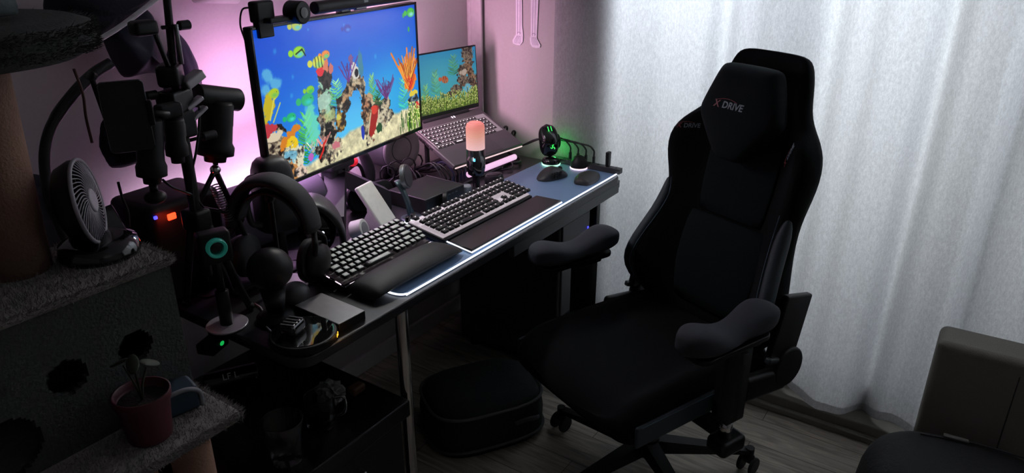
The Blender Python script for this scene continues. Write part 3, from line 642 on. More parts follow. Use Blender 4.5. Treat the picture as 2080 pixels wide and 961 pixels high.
_x = Vector((.10,.22,1)).normalized(); _z = Vector((-.62,-.78,0)); _z = (_z-_x*_z.dot(_x)).normalized(); _y = _z.cross(_x)
dm = thing('mouse', 'black mouse standing upright on a green lit charging dock', 'mouse', (2.325,1.405,DZ+.095), rot=Matrix((_x,_y,_z)).transposed().to_euler())
b = MB(); mouse_shell(b, .125, .088, .046); b.build('shell', BLKG, dm)
b = MB(); b.sph((-.005,-.034,.012), (.028,.012,.010)); b.build('thumb_rest', BLK, dm)
b = MB()
for k in (-1,1): b.box((.045,k*.006,.0345), (.02,.0025,.002), .0005, (0,R(28),0))
b.build('wheel_light', EMG, dm)
# three-lobed glowing emblem
def emblem(b, r, mi=0):
    for k in range(3):
        a = 2*PI*k/3+PI/2; c = Vector((math.cos(a)*r*.55, math.sin(a)*r*.55, 0)); pts = []
        for j in range(7):
            q = a + j*.45; pts.append(c + Vector((math.cos(q)*r*.42, math.sin(q)*r*.42, 0)))
        b.tube(pts, r*.15, seg=6, n=2, mi=mi)
    b.tube([(0,0,0),(r*.15,r*.1,0),(0,r*.3,0)], r*.16, seg=6, n=2, mi=mi)
b = MB(); emblem(b, .009); o = b.build('emblem', EMG, dm); o.location = (-.024,0,.0475)
cd = thing('charging_dock', 'round black mouse charging dock with a glowing green ring', 'charging dock', (2.318,1.386,DZ+.0045))
b = MB(); b.lathe([(.034,.006),(.036,.012),(.034,.022),(.026,.030),(.0,.031)], seg=36, cap=False); b.cyl((0,0,.004),(0,0,.008),.033,seg=36); b.build('body', BLKG, cd)
b = MB(); b.lathe([(.035,.001),(.0365,.004),(.035,.0065),(.02,.0065)], seg=36); b.build('light_ring', mat('dock_ring', (.3,.8,.5), .4, emit=(.45,1.0,.6), es=1.6), cd)
light('dock_green_glow', 'POINT', (2.358,1.39,.81), .12, (.05,1.0,.15), radius=.012)
pk = thing('wireless_receiver', 'black dome shaped receiver with a pink underglow behind the mouse dock', 'receiver', (2.338,1.275,DZ+.0045))
b = MB(); b.lathe([(.032,.006),(.033,.014),(.030,.028),(.020,.044),(.008,.050),(.0,.0505)], seg=36, cap=False); b.build('dome', BLK, pk)
b = MB(); b.lathe([(.0325,.0005),(.034,.003),(.0325,.006),(.02,.006)], seg=36); b.build('light_ring', mat('receiver_ring', (.8,.6,.65), .4, emit=(1.0,.70,.80), es=1.3), pk)
pr = MB(); rg = []
for i in range(11):
    t = i/10; e = math.sin(PI*(.04+.92*t))**.35; rg.append([((t-.5)*.150, math.cos(a)*.042*e, max(0, .028*e*(1-.35*t)*abs(math.sin(a))**.8 if math.sin(a) > 0 else 0)) for a in [2*PI*k/20 for k in range(20)]])
pr.loft(rg); o = pr.build('mouse_palm_rest', mat('palm_rest_grey', (.035,.033,.034), .5), loc=(2.240,1.185,DZ+.0045)); o.rotation_euler = (0,0,R(12)); tag(o, 'small dark padded palm rest lying on the front of the mat', 'palm rest')

# usb hub at the right end
hb = thing('usb_hub', 'long black hub strip with plugs along the right edge of the desk', 'usb hub', (2.362,1.26,DZ+.0045))
b = MB(); b.box((0,0,.010), (.028,.30,.020), .002); b.build('body', DGR, hb)
for k in range(8): MB(False).box((0,-.13+k*.037,.0205), (.012,.006,.001), 0).build('port', BLKR, hb)
for k in range(4):
    y = 1.225+k*.034
    b = MB(); b.box((2.362,y,DZ+.040), (.012,.008,.026), .002); b.tube([(2.362,y,DZ+.050),(2.362,y+.004,DZ+.078),(2.364,y+.05,DZ+.092+.003*k),(2.364,1.46,DZ+.085),(2.35,1.56,DZ+.04),(2.30,1.70,DZ+.012)], .0032)
    o = b.build('usb_cable', CAB); tag(o, 'black usb cable arching up out of the hub at the right desk edge', 'cable', 'usb cables plugged into the hub')
o = MB().box((2.362,1.165,DZ+.053), (.022,.013,.055), .003, taper=1.1).build('usb_stick', BLK); tag(o, 'flat black wireless dongle standing upright at the front end of the hub', 'dongle')

# ------------------------------------------------------------ microphone
mic = thing('microphone', 'black desktop microphone with a glowing pink mesh head', 'microphone', (1.925,1.452,DZ+.0))
b = MB(); b.lathe([(.045,0),(.046,.006),(.042,.012),(.010,.014),(.009,.03)], seg=32); b.build('stand_base', BLK, mic)
b = MB(); b.box((0,-.0,.040), (.018,.022,.06), .004); b.build('stand_neck', BLK, mic)
b = MB(); b.lathe([(.010,.050),(.028,.062),(.0325,.085),(.0325,.152)], seg=32); b.build('body', BLKG, mic)
def grille_mat():
    m = bpy.data.materials.new('lit_grille'); m.use_nodes = True; nt = m.node_tree; b = nt.nodes['Principled BSDF']; L = nt.links.new
    tc = nt.nodes.new('ShaderNodeTexCoord'); w = nt.nodes.new('ShaderNodeTexWave'); w.bands_direction = 'Z'; w.inputs['Scale'].default_value = 70; L(tc.outputs['Object'], w.inputs[0])
    sx = nt.nodes.new('ShaderNodeSeparateXYZ'); L(tc.outputs['Object'], sx.inputs[0])
    mr = nt.nodes.new('ShaderNodeMapRange'); mr.inputs[1].default_value = .15; mr.inputs[2].default_value = .245; L(sx.outputs['Z'], mr.inputs[0])
    cr = nt.nodes.new('ShaderNodeValToRGB'); e = cr.color_ramp.elements; e[0].color = (.95,.60,.62,1); e[1].color = (.80,.15,.12,1); k = e.new(.55); k.color = (.80,.36,.26,1); L(mr.outputs[0], cr.inputs[0])
    mx = nt.nodes.new('ShaderNodeMix'); mx.data_type = 'RGBA'; mx.blend_type = 'MULTIPLY'; mx.inputs[0].default_value = .5; L(cr.outputs[0], mx.inputs[6]); L(w.outputs['Color'], mx.inputs[7])
    L(mx.outputs[2], b.inputs['Emission Color']); b.inputs['Emission Strength'].default_value = 1.0; b.inputs['Base Color'].default_value = (.4,.2,.2,1); b.inputs['Roughness'].default_value = .5; return m
b = MB(); b.lathe([(.032,.152),(.032,.226),(.029,.238),(.020,.244),(0,.245)], seg=36, cap=False); b.build('mesh_head', grille_mat(), mic)
b = MB(); b.box((-.0285,-.0155,.120), (.003,.006,.010), .001, (0,0,R(35))); b.build('mute_light', EMC, mic)
kn = thing('control_puck', 'round black control knob beside the microphone', 'knob', (2.035,1.452,DZ+.0), rot=(R(-8),R(0),0))
b = MB(); b.lathe([(.033,0),(.036,.010),(.032,.026),(.029,.030)], seg=32); b.build('dial', DGR, kn); b = MB(); b.cyl((0,0,.0285),(0,0,.0315),.026,seg=32); b.build('top_plate', BLK, kn)

# ------------------------------------------------------------ speakers
spk = thing('speaker', 'black cylindrical speaker on a round foot under the right end of the large monitor', 'speaker', (1.805,1.740,DZ))
ax = Vector((-.15,-.99,0)).normalized(); ctr = Vector((0,0,.145))
b = MB(); b.cyl(ctr-ax*.06, ctr+ax*.065, .078, seg=40, bev=.006); b.build('body', DGR, spk)
Mx = Matrix.Translation(ctr+ax*.065) @ ax.to_track_quat('Z','Y').to_matrix().to_4x4()
b = MB(); b.lathe([(.078,0),(.078,.006),(.071,.010),(.046,.007),(.043,.004)], Mx, 40); b.build('front_ring', mat('speaker_ring', (.14,.13,.13), .6), spk)
b = MB(); b.lathe([(.044,.0045),(.036,.0035),(.016,.0005),(.010,.003),(.0,.004)], Mx, 32, cap=False); b.build('cone', BLKR, spk)
b = MB(); b.cyl((0,.02,.015),(0,.02,.09),.016); b.lathe([(.055,0),(.055,.006),(.02,.014),(.016,.016)], Matrix.Translation((0,.02,0))); b.build('stand', BLK, spk)
# pieces behind the monitor foot
gs = thing('game_controller_dock', 'curved black stand lit pink from behind beneath the monitor', 'stand', (1.63,1.70,DZ))
b = MB(); rg = []
for i in range(9):
    t = i/8; z = .01+.17*t; c = .03*math.sin(PI*t); rg.append([(c+x*.026*(1-.4*t), y*.018, z) for x, y in superring(0,0,1,1,16,2.5)])
b.loft(rg); b.build('column', DGR, gs); b = MB(); b.lathe([(.05,0),(.05,.006),(.03,.01)], seg=32); b.build('foot', DGR, gs)
b = MB(); b.sph((.035,-.02,.055), .004); b.build('status_light', EMP, gs)
rb = MB(); rb.sph((0,0,.016), (.018,.018,.016)); o = rb.build('red_joystick_ball', mat('red_ball', (.7,.02,.03), .3, emit=(.9,.02,.04), es=.5), loc=at(716,328,Y=1.70)-Vector((0,0,.016))); tag(o, 'small glowing red ball under the middle of the large monitor', 'knob')
b = MB(); p = at(716,328,Y=1.70); b.tube([(p.x+.045,p.y,DZ+.001),(p.x+.045,p.y,DZ+.08),(p.x+.02,p.y,p.z-.015),(p.x-.05,p.y,p.z-.03),(p.x-.10,p.y,p.z-.025)], .006); b.lathe([(.04,0),(.04,.005),(.01,.008)], Matrix.Translation((p.x+.045,p.y,DZ))); o = b.build('joystick_arm', BLK); tag(o, 'bent black arm holding the glowing red ball beneath the monitor', 'arm')
for (x, y, r, lab) in ((615,360,.05,'round pink lit coaster under the left part of the large monitor'),(700,405,.036,'small round coaster catching pink light behind the white phone stand')):
    q = at(x,y,Z=DZ+.02); b = MB(); b.lathe([(r*.9,0),(r,.004),(r,.012),(r*.95,.016)], seg=36); o = b.build('coaster', mat('coaster_grey', (.22,.21,.23), .4), loc=(q.x,min(q.y,1.74),DZ)); tag(o, lab, 'coaster')

# white phone stand and puck
ps = thing('phone_stand', 'white angular phone stand behind the compact keyboard', 'phone stand', (1.475,1.478,DZ+.0045), R(10))
b = MB(); b.prism([(-.030,0),(.060,0),(.030,.055),(.030,.075),(-.018,.020),(-.030,.016)], .050, Matrix(((0,0,1,-.025),(1,0,0,0),(0,1,0,0),(0,0,0,1))), r=.002); b.build('wedge', WHT, ps)
b = MB(); b.box((0,.014,.076), (.080,.014,.140), .006, (R(-36),0,0), seg=4); b.build('back_plate', mat('white_plate', (.66,.66,.62), .4), ps)
b = MB(); b.box((0,-.045,.010), (.066,.030,.008), .002, (R(-18),0,0)); b.build('front_lip', WHT, ps)
pc_ = thing('watch_charger', 'small white round watch charger beside the white phone stand', 'charger', (1.372,1.466,DZ+.0), R(0))
b = MB(); b.lathe([(.033,0),(.033,.004),(.029,.008)], seg=32); b.build('base', WHT, pc_)
d = Vector((.42,-.85,.30)).normalized(); b = MB(); b.cyl(Vector((0,0,.036))-d*.018, Vector((0,0,.036))+d*.020, .031, seg=32, bev=.003); b.build('drum', WHT, pc_)
b = MB(); b.cyl(Vector((0,0,.036))+d*.0185, Vector((0,0,.036))+d*.0215, .021, seg=28); b.build('charging_face', mat('charger_grey', (.20,.20,.22), .4), pc_)
# dark pouch with emblem
po = thing('zip_case', 'dark oval zip case with a grey eye emblem behind the white phone stand', 'case', (1.60,1.62,DZ+.0), R(-10), rot=(R(-18),0,R(-12)))
b = MB(); b.prism(rrect(-.085,0,.085,.085,.032,8), .028, Matrix(((1,0,0,0),(0,0,1,0),(0,1,0,.0),(0,0,0,1))), r=.006); b.build('body', BLK, po)
EMBM = mat('emblem_grey', (.22,.22,.23), .5)
b = MB(); b.tube([(-.004,-.001,.030),(.010,-.001,.038),(.022,-.001,.056),(.006,-.001,.060),(-.004,-.001,.050),(.002,-.001,.038)], .0014, seg=6); b.build('emblem', EMBM, po)
b = MB(False)
for k in range(3): b.box((.045,-.0008,.036+k*.009), (.014-.003*k,.001,.004), 0)
b.build('lettering', EMBM, po)
# magnetic charger on teal stand
mg = thing('magnetic_charger_stand', 'slate blue stand holding a tilted round magnetic charger', 'charger stand', (1.585,1.452,DZ+.0045), R(10))
TEAL = mat('slate_metal', (.07,.11,.12), .38, .5)
b = MB(); rg = []
for i in range(9):
    t = i/8; z = .004+.125*t; w_ = .016-.006*math.sin(PI*t*.9); rg.append([(x*w_-.02*t, y*.007+.03*t*t, z) for x, y in superring(0,0,1,1,16,3)])
b.loft(rg); b.lathe([(.036,0),(.036,.004),(.03,.007)], seg=32); b.build('stand', TEAL, mg)
d = Vector((.25,-.93,.22)).normalized(); c = Vector((.004,.012,.138))
b = MB(); b.cyl(c-d*.010, c+d*.004, .038, seg=36, bev=.002); b.build('metal_ring', GRM, mg)
b = MB(); b.cyl(c+d*.003, c+d*.0065, .034, seg=36, bev=.001); b.build('charging_pad', DGR, mg)
# docking station box
dc = thing('docking_station', 'flat black box with metal trimmed edges behind the full size keyboard', 'docking station', (1.745,1.525,DZ), R(-2))
b = MB(); b.box((0,0,.025), (.19,.17,.05), .003); b.build('case', mat('dock_box', (.02,.021,.02), .4), dc)
b = MB(False)
for k in range(5): b.box((-.02+k*.018,-.0855,.038), (.012,.002,.004), 0)
b.build('front_slot', GRM, dc)
b = MB(); b.tube([(-.094,-.084,.0505),(.094,-.084,.0505),(.094,.084,.0505)], .0012, n=1); b.build('edge_trim', GRM, dc)
k_ = MB(); k_.cyl((0,-.007,.03),(0,.007,.03),.026,seg=32,bev=.002); k_.box((0,0,.004),(.03,.03,.008),.002); o = k_.build('headphone_puck', BLK, loc=(1.72,1.425,DZ+.004)); o.rotation_euler=(0,0,R(35)); tag(o, 'round black disc standing on edge behind the full size keyboard', 'disc')
o = MB().lathe([(.016,0),(.018,.006),(.018,.03),(.014,.036)], seg=24).build('lens_cap', mat('clear_grey_glass', (.25,.27,.30), .1), loc=(1.86,1.445,DZ+.004)); tag(o, 'small grey glassy cylinder behind the middle keyboard top row', 'cap')
# cable tangle
rnd = random.Random(5)
for k in range(13):
    x = 1.765+.0215*k; y0 = 1.625 if k < 4 else 1.545; h = rnd.uniform(-.018,.022); j = rnd.uniform(-.006,.006)
    pts = [(x,y0,DZ+.012),(x,y0,DZ+.050),(x+j,y0+.045,DZ+.080+h*.6),(x-j,min(1.68,y0+.10),DZ+.050+h),(x+j,1.72,DZ+.026+h*.5),(x,1.78,DZ+.006)]
    b = MB(); b.tube(pts, .0032); b.box((x,y0,DZ+.022),(.010,.008,.03),.002)
    o = b.build('cable', CAB if k not in (7,9,10) else mat('blue_plug_cable', (.03,.04,.09), .4)); tag(o, 'black cable in the tangle between the speaker and the laptop', 'cable', 'cables tangled behind the docking station')
for k in range(4):
    cx, cy = 1.70+.052*k, 1.655+.012*(k%2); rr = .024
    pts = [(cx+rr*math.cos(a_), cy-.012*math.cos(a_), DZ+.085+rr*1.2*math.sin(a_)) for a_ in [2*PI*j/9 for j in range(9)]]
    b = MB(); b.tube(pts, .003, closed=True, n=1); b.tube([(cx,cy,DZ+.058),(cx,cy+.002,DZ+.003)], .003, n=1); o = b.build('cable', CAB); tag(o, 'black cable coiled in a loose loop behind the docking station', 'cable', 'coiled cable loops behind the docking station')
b = MB(); b.tube([(2.16,1.60,DZ+.012),(2.22,1.50,DZ+.015),(2.26,1.49,DZ+.014),(2.30,1.53,DZ+.013),(2.34,1.60,DZ+.012)], .006); o = b.build('cable', CAB); tag(o, 'thick black cable lying beyond the far edge of the mat', 'cable')
b = MB(); b.tube([(2.14,1.50,DZ+.008),(2.18,1.475,DZ+.012),(2.21,1.50,DZ+.02),(2.19,1.52,DZ+.010),(2.15,1.50,DZ+.012)], .003); o = b.build('cable', CAB); tag(o, 'small loop of black cable in front of the lit laptop stand', 'cable')
for k in range(2):
    c = at(1027+k*16,262+k*9,Y=1.62); b = MB(); b.tube([c+Vector((.012*math.cos(a),0,.010*math.sin(a))) for a in [2*PI*j/8 for j in range(8)]], .004, closed=True, n=3); b.tube([c-Vector((0,0,.01)), (c.x+.03,1.68,DZ+.01)], .004); o = b.build('cable_clip', CAB); tag(o, 'black cable loop standing up behind the right side of the laptop', 'cable', 'cable loops behind the laptop')

# portable drive and clock puck
o = MB().box((0,0,.012), (.082,.155,.024), .003).build('external_drive', [mat('drive_top_grey', (.30,.29,.29), .38, .3)], loc=(1.012,1.203,DZ)); o.rotation_euler = (0,0,R(-2))
o.data.materials.append(BLK)
for f in o.data.polygons: f.material_index = 0 if f.normal.z > .5 else 1
tag(o, 'flat grey external drive lying at the front left corner of the desk', 'hard drive')
ck = thing('round_charger', 'round glossy black charging plate with glowing amber digits beside the grey drive', 'charger', (.905,1.172,DZ))
b = MB(); b.lathe([(.070,0),(.074,.005),(.074,.018),(.070,.022)], seg=48); b.build('base', BLK, ck)
b = MB(); b.cyl((0,0,.0218),(0,0,.0235),.067,seg=48); b.build('glass_top', mat('black_mirror_glass', (.01,.01,.01), .03, spec=1.), ck)
a0 = R(-52); 
for k, ch in enumerate('12'):
    a = a0+R(8)*(k-.5); text_mesh(ch, .013, 'display_digit', EMA, ck, (.0748*math.cos(a), .0748*math.sin(a), .011), (R(90),0,a+PI/2), .0004)
b = MB(); b.sph((.0745*math.cos(a0+R(22)),.0745*math.sin(a0+R(22)),.016), .0015); b.build('indicator', EMR, ck)
light('amber_glow', 'POINT', (.962,1.092,.766), .012, (1.0,.45,.05), radius=.006)
gd = thing('earbud_case', 'glossy black ribbed gadget resting on the round charging plate', 'gadget', (.888,1.185,DZ+.0238), R(20))
b = MB(); b.box((0,0,.014), (.055,.040,.028), .010, seg=4); b.build('body', BLKG, gd)
b = MB(False)
for k in range(4): b.box((-.018+k*.012,0,.0285), (.004,.034,.002), .0005)
b.build('rib', GRM, gd)

# ------------------------------------------------------------ purple roll and the pink lamp behind it
o = MB().cyl((1.02,1.70,.843),(1.41,1.70,.843),.092,seg=40,bev=.02).build('bolster', mat('grey_bolster', (.13,.12,.15), .75, bump=.1, scale=300)); tag(o, 'long grey round bolster lying along the back of the desk lit pink from behind', 'bolster')
lt = thing('led_tube_lamp', 'pink led tube lamp lying behind the bolster against the wall', 'lamp', (1.12,1.808,.86))
b = MB(); b.cyl((-.20,0,0),(.26,0,0),.011,seg=16); b.build('tube', mat('pink_tube', (.9,.7,.9), .4, emit=(1.0,.60,.95), es=2.5), lt)
b = MB(); b.cyl((-.215,0,0),(-.20,0,0),.013); b.cyl((.26,0,0),(.275,0,0),.013); b.box((0,0,-.06),(.05,.02,.10),.003); b.build('end_caps', BLK, lt)
light('pink_lamp', 'AREA', (1.14,1.79,.885), .45, (1.0,.62,.95), (R(150),0,0), .46, .02)

# ------------------------------------------------------------ headphones and headset
def headphones(lab, loc, rz, s=1.0, hold=.25):
    h = thing('headphones', lab, 'headphones', loc, rz)
    b = MB(); pts = [(.085*s*math.cos(a), 0, hold-.085*s+ .10*s*math.sin(a)) for a in [PI*k/12 for k in range(13)]]
    b.tube(pts, .012*s, seg=16, n=3, flat=2.6); b.build('headband', BLKR, h)
    b = MB(); pts = [(.070*s*math.cos(a), 0, hold-.088*s+.078*s*math.sin(a)) for a in [PI*(k+1)/14 for k in range(13)]]
    b.tube(pts, .006*s, seg=12, n=3, flat=3.2); b.build('inner_strap', DGR, h)
    for sx in (-1,1):
        b = MB(); b.tube([(sx*.085*s,0,hold-.09*s),(sx*.095*s,.02*s,hold-.11*s),(sx*.092*s,.025*s,hold-.15*s)], .006*s); b.tube([(sx*.085*s,0,hold-.09*s),(sx*.095*s,-.02*s,hold-.11*s),(sx*.092*s,-.025*s,hold-.15*s)], .006*s); b.build('yoke', BLK, h)
        d = Vector((sx,0,0)); c = Vector((sx*.075*s,0,hold-.155*s)); Mx = Matrix.Translation(c) @ d.to_track_quat('Z','Y').to_matrix().to_4x4()
        b = MB(); b.lathe([(.0,-.022*s),(.030*s,-.020*s),(.044*s,-.014*s),(.046*s,-.002*s),(.040*s,.004*s)], Mx, 32); e = b.build('ear_pad', BLKR, h)
        b = MB(); b.lathe([(.040*s,.002*s),(.042*s,.012*s),(.034*s,.026*s),(.018*s,.031*s),(0,.032*s)], Mx, 32); b.build('ear_cup', BLK, h)
    return h
PLATE = mat('polished_metal_plate', (.80,.76,.80), .3, .35)
hs = thing('headphone_stand', 'metal headphone stand with a round polished base shining pink', 'headphone stand', (1.065,1.42,DZ))
b = MB(); b.lathe([(.056,0),(.057,.004),(.055,.007)], seg=48); b.build('round_base', PLATE, hs)
b = MB(); b.cyl((-.015,0,.006),(-.015,0,.238),.006); b.sph((-.015,0,.243),.012); b.build('post', BLK, hs)
headphones('large black headphones hanging on the stand with the pink lit round base', (1.050,1.42,DZ+.0), R(-66), 1.22, .272)
vr = thing('vr_headset', 'rounded black headset with a side strap hanging in front of the monitor corner', 'headset', (1.135,1.515,DZ), R(-10))
b = MB(); rg = []
for i in range(9):
    t = i/8; z = .12+.190*math.sin(t*PI/2); k = (1-t**3.2)**.5 if t < 1 else .1; rg.append([(x*.052*max(k,.25), y*.05*max(k,.25), z) for x, y in superring(0,0,1,1,24,3.2)])
b.loft(rg); b.build('shell', mat('headset_shell', (.022,.022,.025), .45), vr)
b = MB(); b.tube([(-.045,-.01,.14),(-.075,-.01,.15),(-.082,-.01,.20),(-.074,-.01,.262),(-.045,-.01,.272)], .008, seg=10); b.build('side_strap', DGR, vr)
b = MB(); b.cyl((0,0,0),(0,0,.14),.016); b.lathe([(.05,0),(.05,.006),(.018,.012)]); b.build('stand', BLK, vr)
vs = thing('curved_visor', 'curved black visor with a small white light beside the compact keyboard', 'headset', (1.225,1.50,DZ+.002), R(-38))
b = MB(); rg = []
for i in range(19):
    a = R(-20+150*i/18); ro, w_ = .115, .058; t = i/18; th = .026*(.45+.55*math.sin(PI*t)); c = Vector((math.cos(a)*.085, 0, math.sin(a)*.118-.0+.045)); n = Vector((math.cos(a),0,math.sin(a)))
    rg.append([c + n*(x*th*.5) + Vector((0, y*w_*(.6+.4*math.sin(PI*t)), 0)) for x, y in superring(0,0,1,1,16,3)])
b.loft(rg); b.build('shell', DGR, vs)
b = MB(); b.sph((.018,0,.075), (.052,.026,.070)); b.build('inner_body', BLKG, vs)
b = MB(); b.sph((.032,-.0255,.075), (.004,.002,.005)); b.build('status_light', EMW, vs)
b = MB(); b.box((0,0,.005),(.14,.07,.010),.003); b.build('foot', BLK, vs)

# ------------------------------------------------------------ tripod, grips and gear at the left end
def seg_pts(l, Y): return [at(x,y,Y=Y) for x, y in l]
tp = thing('tripod', 'tall black camera tripod with stacked clamps at the left end of the desk', 'tripod', (.87,1.45,DZ))
o_ = tp.location.copy()
def L_(v): return Vector(v) - o_
b = MB(); b.cyl((0,0,.10),(.003,0,.50),.013,seg=16); b.cyl((.003,0,.50),(.03,.0,.80),.008,seg=14); b.build('centre_column', BLK, tp)
for a in (-48, 25, 100):
    d = Vector((math.cos(R(a)), math.sin(R(a)), 0)); b = MB(); b.cyl(Vector((0,0,.23))+d*.02, Vector((0,0,.008))+d*.085, .010, .008, seg=14); l = b.build('leg', BLK, tp)
    b = MB(); b.sph(Vector((0,0,.010))+d*.086, .010); b.build('rubber_foot', BLKR, l)
for (z, w_, h_) in ((.24,.055,.05),(.46,.06,.06),(.51,.075,.05),(.565,.062,.045)):
    b = MB(); b.box((0,0,z),(w_,.045,h_),.008, (0,0,R(z*400))); b.build('clamp', BLK, tp)
b = MB(); b.box((.042,-.01,.55),(.05,.03,.020),.004,(0,R(-25),0)); b.build('bracket', mat('silver_bracket', (.45,.43,.46), .35, .6), tp)
b = MB(); b.box((.035,-.01,.50),(.045,.02,.010),.003,(0,R(-25),0)); b.box((.040,-.01,.475),(.05,.02,.008),.003,(0,R(-30),0)); b.build('bracket', mat('silver_bracket'), tp)
for (z, dx) in ((.42,.065),(.66,.05),(.53,-.05),(.79,.07)):
    b = MB(); b.cyl((0,0,z),(dx,0,z),.004); b.cyl((dx*.75,0,z),(dx*1.25,0,z),.010,seg=12,bev=.002); b.build('knob', BLK, tp)
b = MB(); b.cyl((-.01,-.02,.57),(-.030,-.02,.66),.005); b.box((-.045,-.01,.665),(.05,.035,.030),.008); b.build('side_head', BLK, tp)
b = MB(); b.cyl((.022,-.012,.585),(.024,-.012,.665),.005); b.build('silver_rod', GRM, tp)
def grip(lab, top, bot, r, extra=None, foot=True):
    g = thing('hand_grip', lab, 'camera grip', (bot.x, bot.y, bot.z))
    t = top-bot; b = MB(); rg = []
    q = t.to_track_quat('Z','Y').to_matrix().to_4x4(); L = t.length
    b.lathe([(r*.65,0),(r*.7,.012),(r*1.12,.016),(r*1.15,.035),(r,.045),(r,L*.6),(r*1.02,L*.62),(r*1.02,L-.008),(r*.92,L)], q, 28); b.build('body', BLK, g)
    b = MB(); b.box(q @ Vector((0,-r*.98,L*.7)), (.014,.005,.03), .002, q.to_euler()); b.build('button', DGR, g)
    return g
g1 = grip('thick black camera grip below the phone on the left', at(300,240,Y=1.40), at(310,372,Y=1.40), .026)
b = MB(); b.cyl((0,0,0),(0,0,-.02),.008); b.sph((0,0,-.03), (.022,.022,.014)); b.build('ball_joint', BLK, g1)
g2 = grip('black camera grip strapped to the tripod column', at(352,238,Y=1.40), at(362,330,Y=1.40), .020)
b = MB(); b.box((0,-.0,.11), (.05,.03,.03), .006); b.build('clamp', BLK, g2)
g3 = grip('black t shaped camera grip with a wide head in front of the glowing wall', at(440,205,Y=1.50), at(437,328,Y=1.50), .037)
g3o = g3.location.copy()
b = MB(); b.cyl(at(398,194,Y=1.50)-g3o, at(484,203,Y=1.50)-g3o, .027, seg=28, bev=.003); b.build('wide_head', BLK, g3)
b = MB(); b.cyl((0,0,0), (0,0,-.03), .006); b.sph((0,0,-.02), .010); b.build('ball_joint', CHR, g3)
# phone in a holder
ph = thing('smartphone', 'dark smartphone held upright in a clamp left of the tripod', 'phone', at(257,235,Y=1.39), R(-28))
b = MB(); b.prism(rrect(-.040,-.072,.040,.066,.009), .010, Matrix(((1,0,0,0),(0,0,1,0),(0,1,0,0),(0,0,0,1))), r=.002); b.build('body', BLKG, ph)
b = MB(); b.cyl((.04,.005,0),(.075,.02,-.01),.006); b.box((.042,.005,0),(.012,.02,.05),.003); b.build('clamp', BLK, ph)
b = MB(); b.cyl(at(185,155,Y=1.42), at(215,240,Y=1.42), .005); b.cyl(at(180,152,Y=1.42), at(192,158,Y=1.42), .009, seg=12); o = b.build('antenna_rod', BLK); tag(o, 'thin dark rod with a knob leaning beside the smartphone', 'rod')
# spring arm
sa = thing('spring_arm', 'black sprung folding arm under the t shaped grip', 'arm', (1.03,1.50,DZ)); o_ = sa.location.copy()
P0, P1, P2 = at(437,345,Y=1.5), at(400,420,Y=1.5), at(478,435,Y=1.5)
b = MB(); b.cyl(P0-o_, P1-o_, .006); b.cyl(P0-o_, P2-o_, .007); b.cyl(P1-o_, P2-o_, .004); b.cyl(P1-o_, (-.06,0,0), .007); b.cyl(P2-o_,(.03,0,.0), .007); b.box((-.015,0,.006),(.14,.07,.012),.003); b.build('frame', BLK, sa)
b = MB(); A, B = P0.lerp(P2,.25)-o_+Vector((-.018,0,-.008)), P2-o_+Vector((-.018,0,-.008)); n = 14; ax = (B-A).normalized(); s1 = ax.cross(Vector((0,1,0))).normalized(); s2 = Vector((0,1,0))
b.tube([A+(B-A)*(k/(n*8))+s1*math.cos(2*PI*k/8)*.011+s2*math.sin(2*PI*k/8)*.011 for k in range(n*8+1)], .0018, seg=6, n=1); b.build('spring', GRM, sa)
b = MB(); b.sph(P0-o_, .012); b.build('joint', CHR, sa)
# hanging cables by the grips
for pts, lab in (([(405,215),(404,260),(398,310),(390,350),(392,400),(398,440),(410,470)],'thin black cable hanging left of the t shaped grip'),([(330,365),(350,380),(375,390),(395,400),(420,430)],'short black cable running from the thick grip to the spring arm'),([(240,370),(248,400),(260,430),(262,460)],'black cable hanging down right of the small fan')):
    b = MB(); b.tube(seg_pts(pts,1.44), .0028); o = b.build('cable', CAB); tag(o, lab, 'cable')
# red led box
rbx = thing('power_station', 'black box with a glowing red lamp between fan and tripod', 'power station', (.91,1.635,DZ), R(3))
b = MB(); b.box((0,0,.13),(.20,.16,.26),.02,seg=3); b.build('case', BLK, rbx)
b = MB(); b.box((-.045,-.083,.225),(.022,.006,.016),.003); b.build('red_lamp', EMR, rbx)
b = MB(); b.box((-.085,-.083,.235),(.008,.006,.008),.002); b.build('blue_lamp', EMB, rbx)
p_ = rbx.location+Vector((-.045,-.12,.22)); light('red_glow', 'POINT', p_, .06, (1.0,.05,.02), radius=.01)
cl = MB(); cl.box((0,0,0),(.03,.02,.02),.004); cl.box((0,-.011,.002),(.012,.003,.010),.001,mi=1); cl.cyl((0,0,-.01),(0,0,-.19),.006); cl.lathe([(.03,0),(.03,.004),(.006,.006)], Matrix.Translation((0,0,-.193))); p = at(397,450,Y=1.55); o = cl.build('cyan_indicator_box', [BLK, EMC], loc=(p.x,p.y,DZ+.194)); tag(o, 'tiny black box with a cyan light behind the tripod', 'indicator')
# teal ring camera on round base
ac = thing('action_camera', 'black camera with a teal ring lens on a round metal base', 'camera', (.85,1.37,DZ), R(-20))
b = MB(); b.lathe([(.046,0),(.047,.004),(.045,.006)], seg=40); b.build('round_base', mat('metal_base_purple', (.60,.55,.62), .3, .4), ac)
b = MB(); b.cyl((0,0,.005),(0,0,.09),.015); b.cyl((0,0,.09),(0,0,.17),.009); b.build('post', BLK, ac)
b = MB(); b.box((0,0,.20),(.07,.04,.075),.008); b.build('body', BLK, ac)
b = MB(); b.lathe([(.016,0),(.022,0),(.022,.012),(.019,.016),(.015,.010)], Matrix.Translation((0,-.02,.205)) @ Matrix.Rotation(R(90),4,'X'), 32, cap=False); b.build('lens_ring', mat('teal_ring', (.03,.30,.24), .3, emit=(.03,.30,.24), es=.12), ac)
b = MB(); b.sph((0,-.021,.205),(.016,.006,.016)); b.build('lens', BLKG, ac)
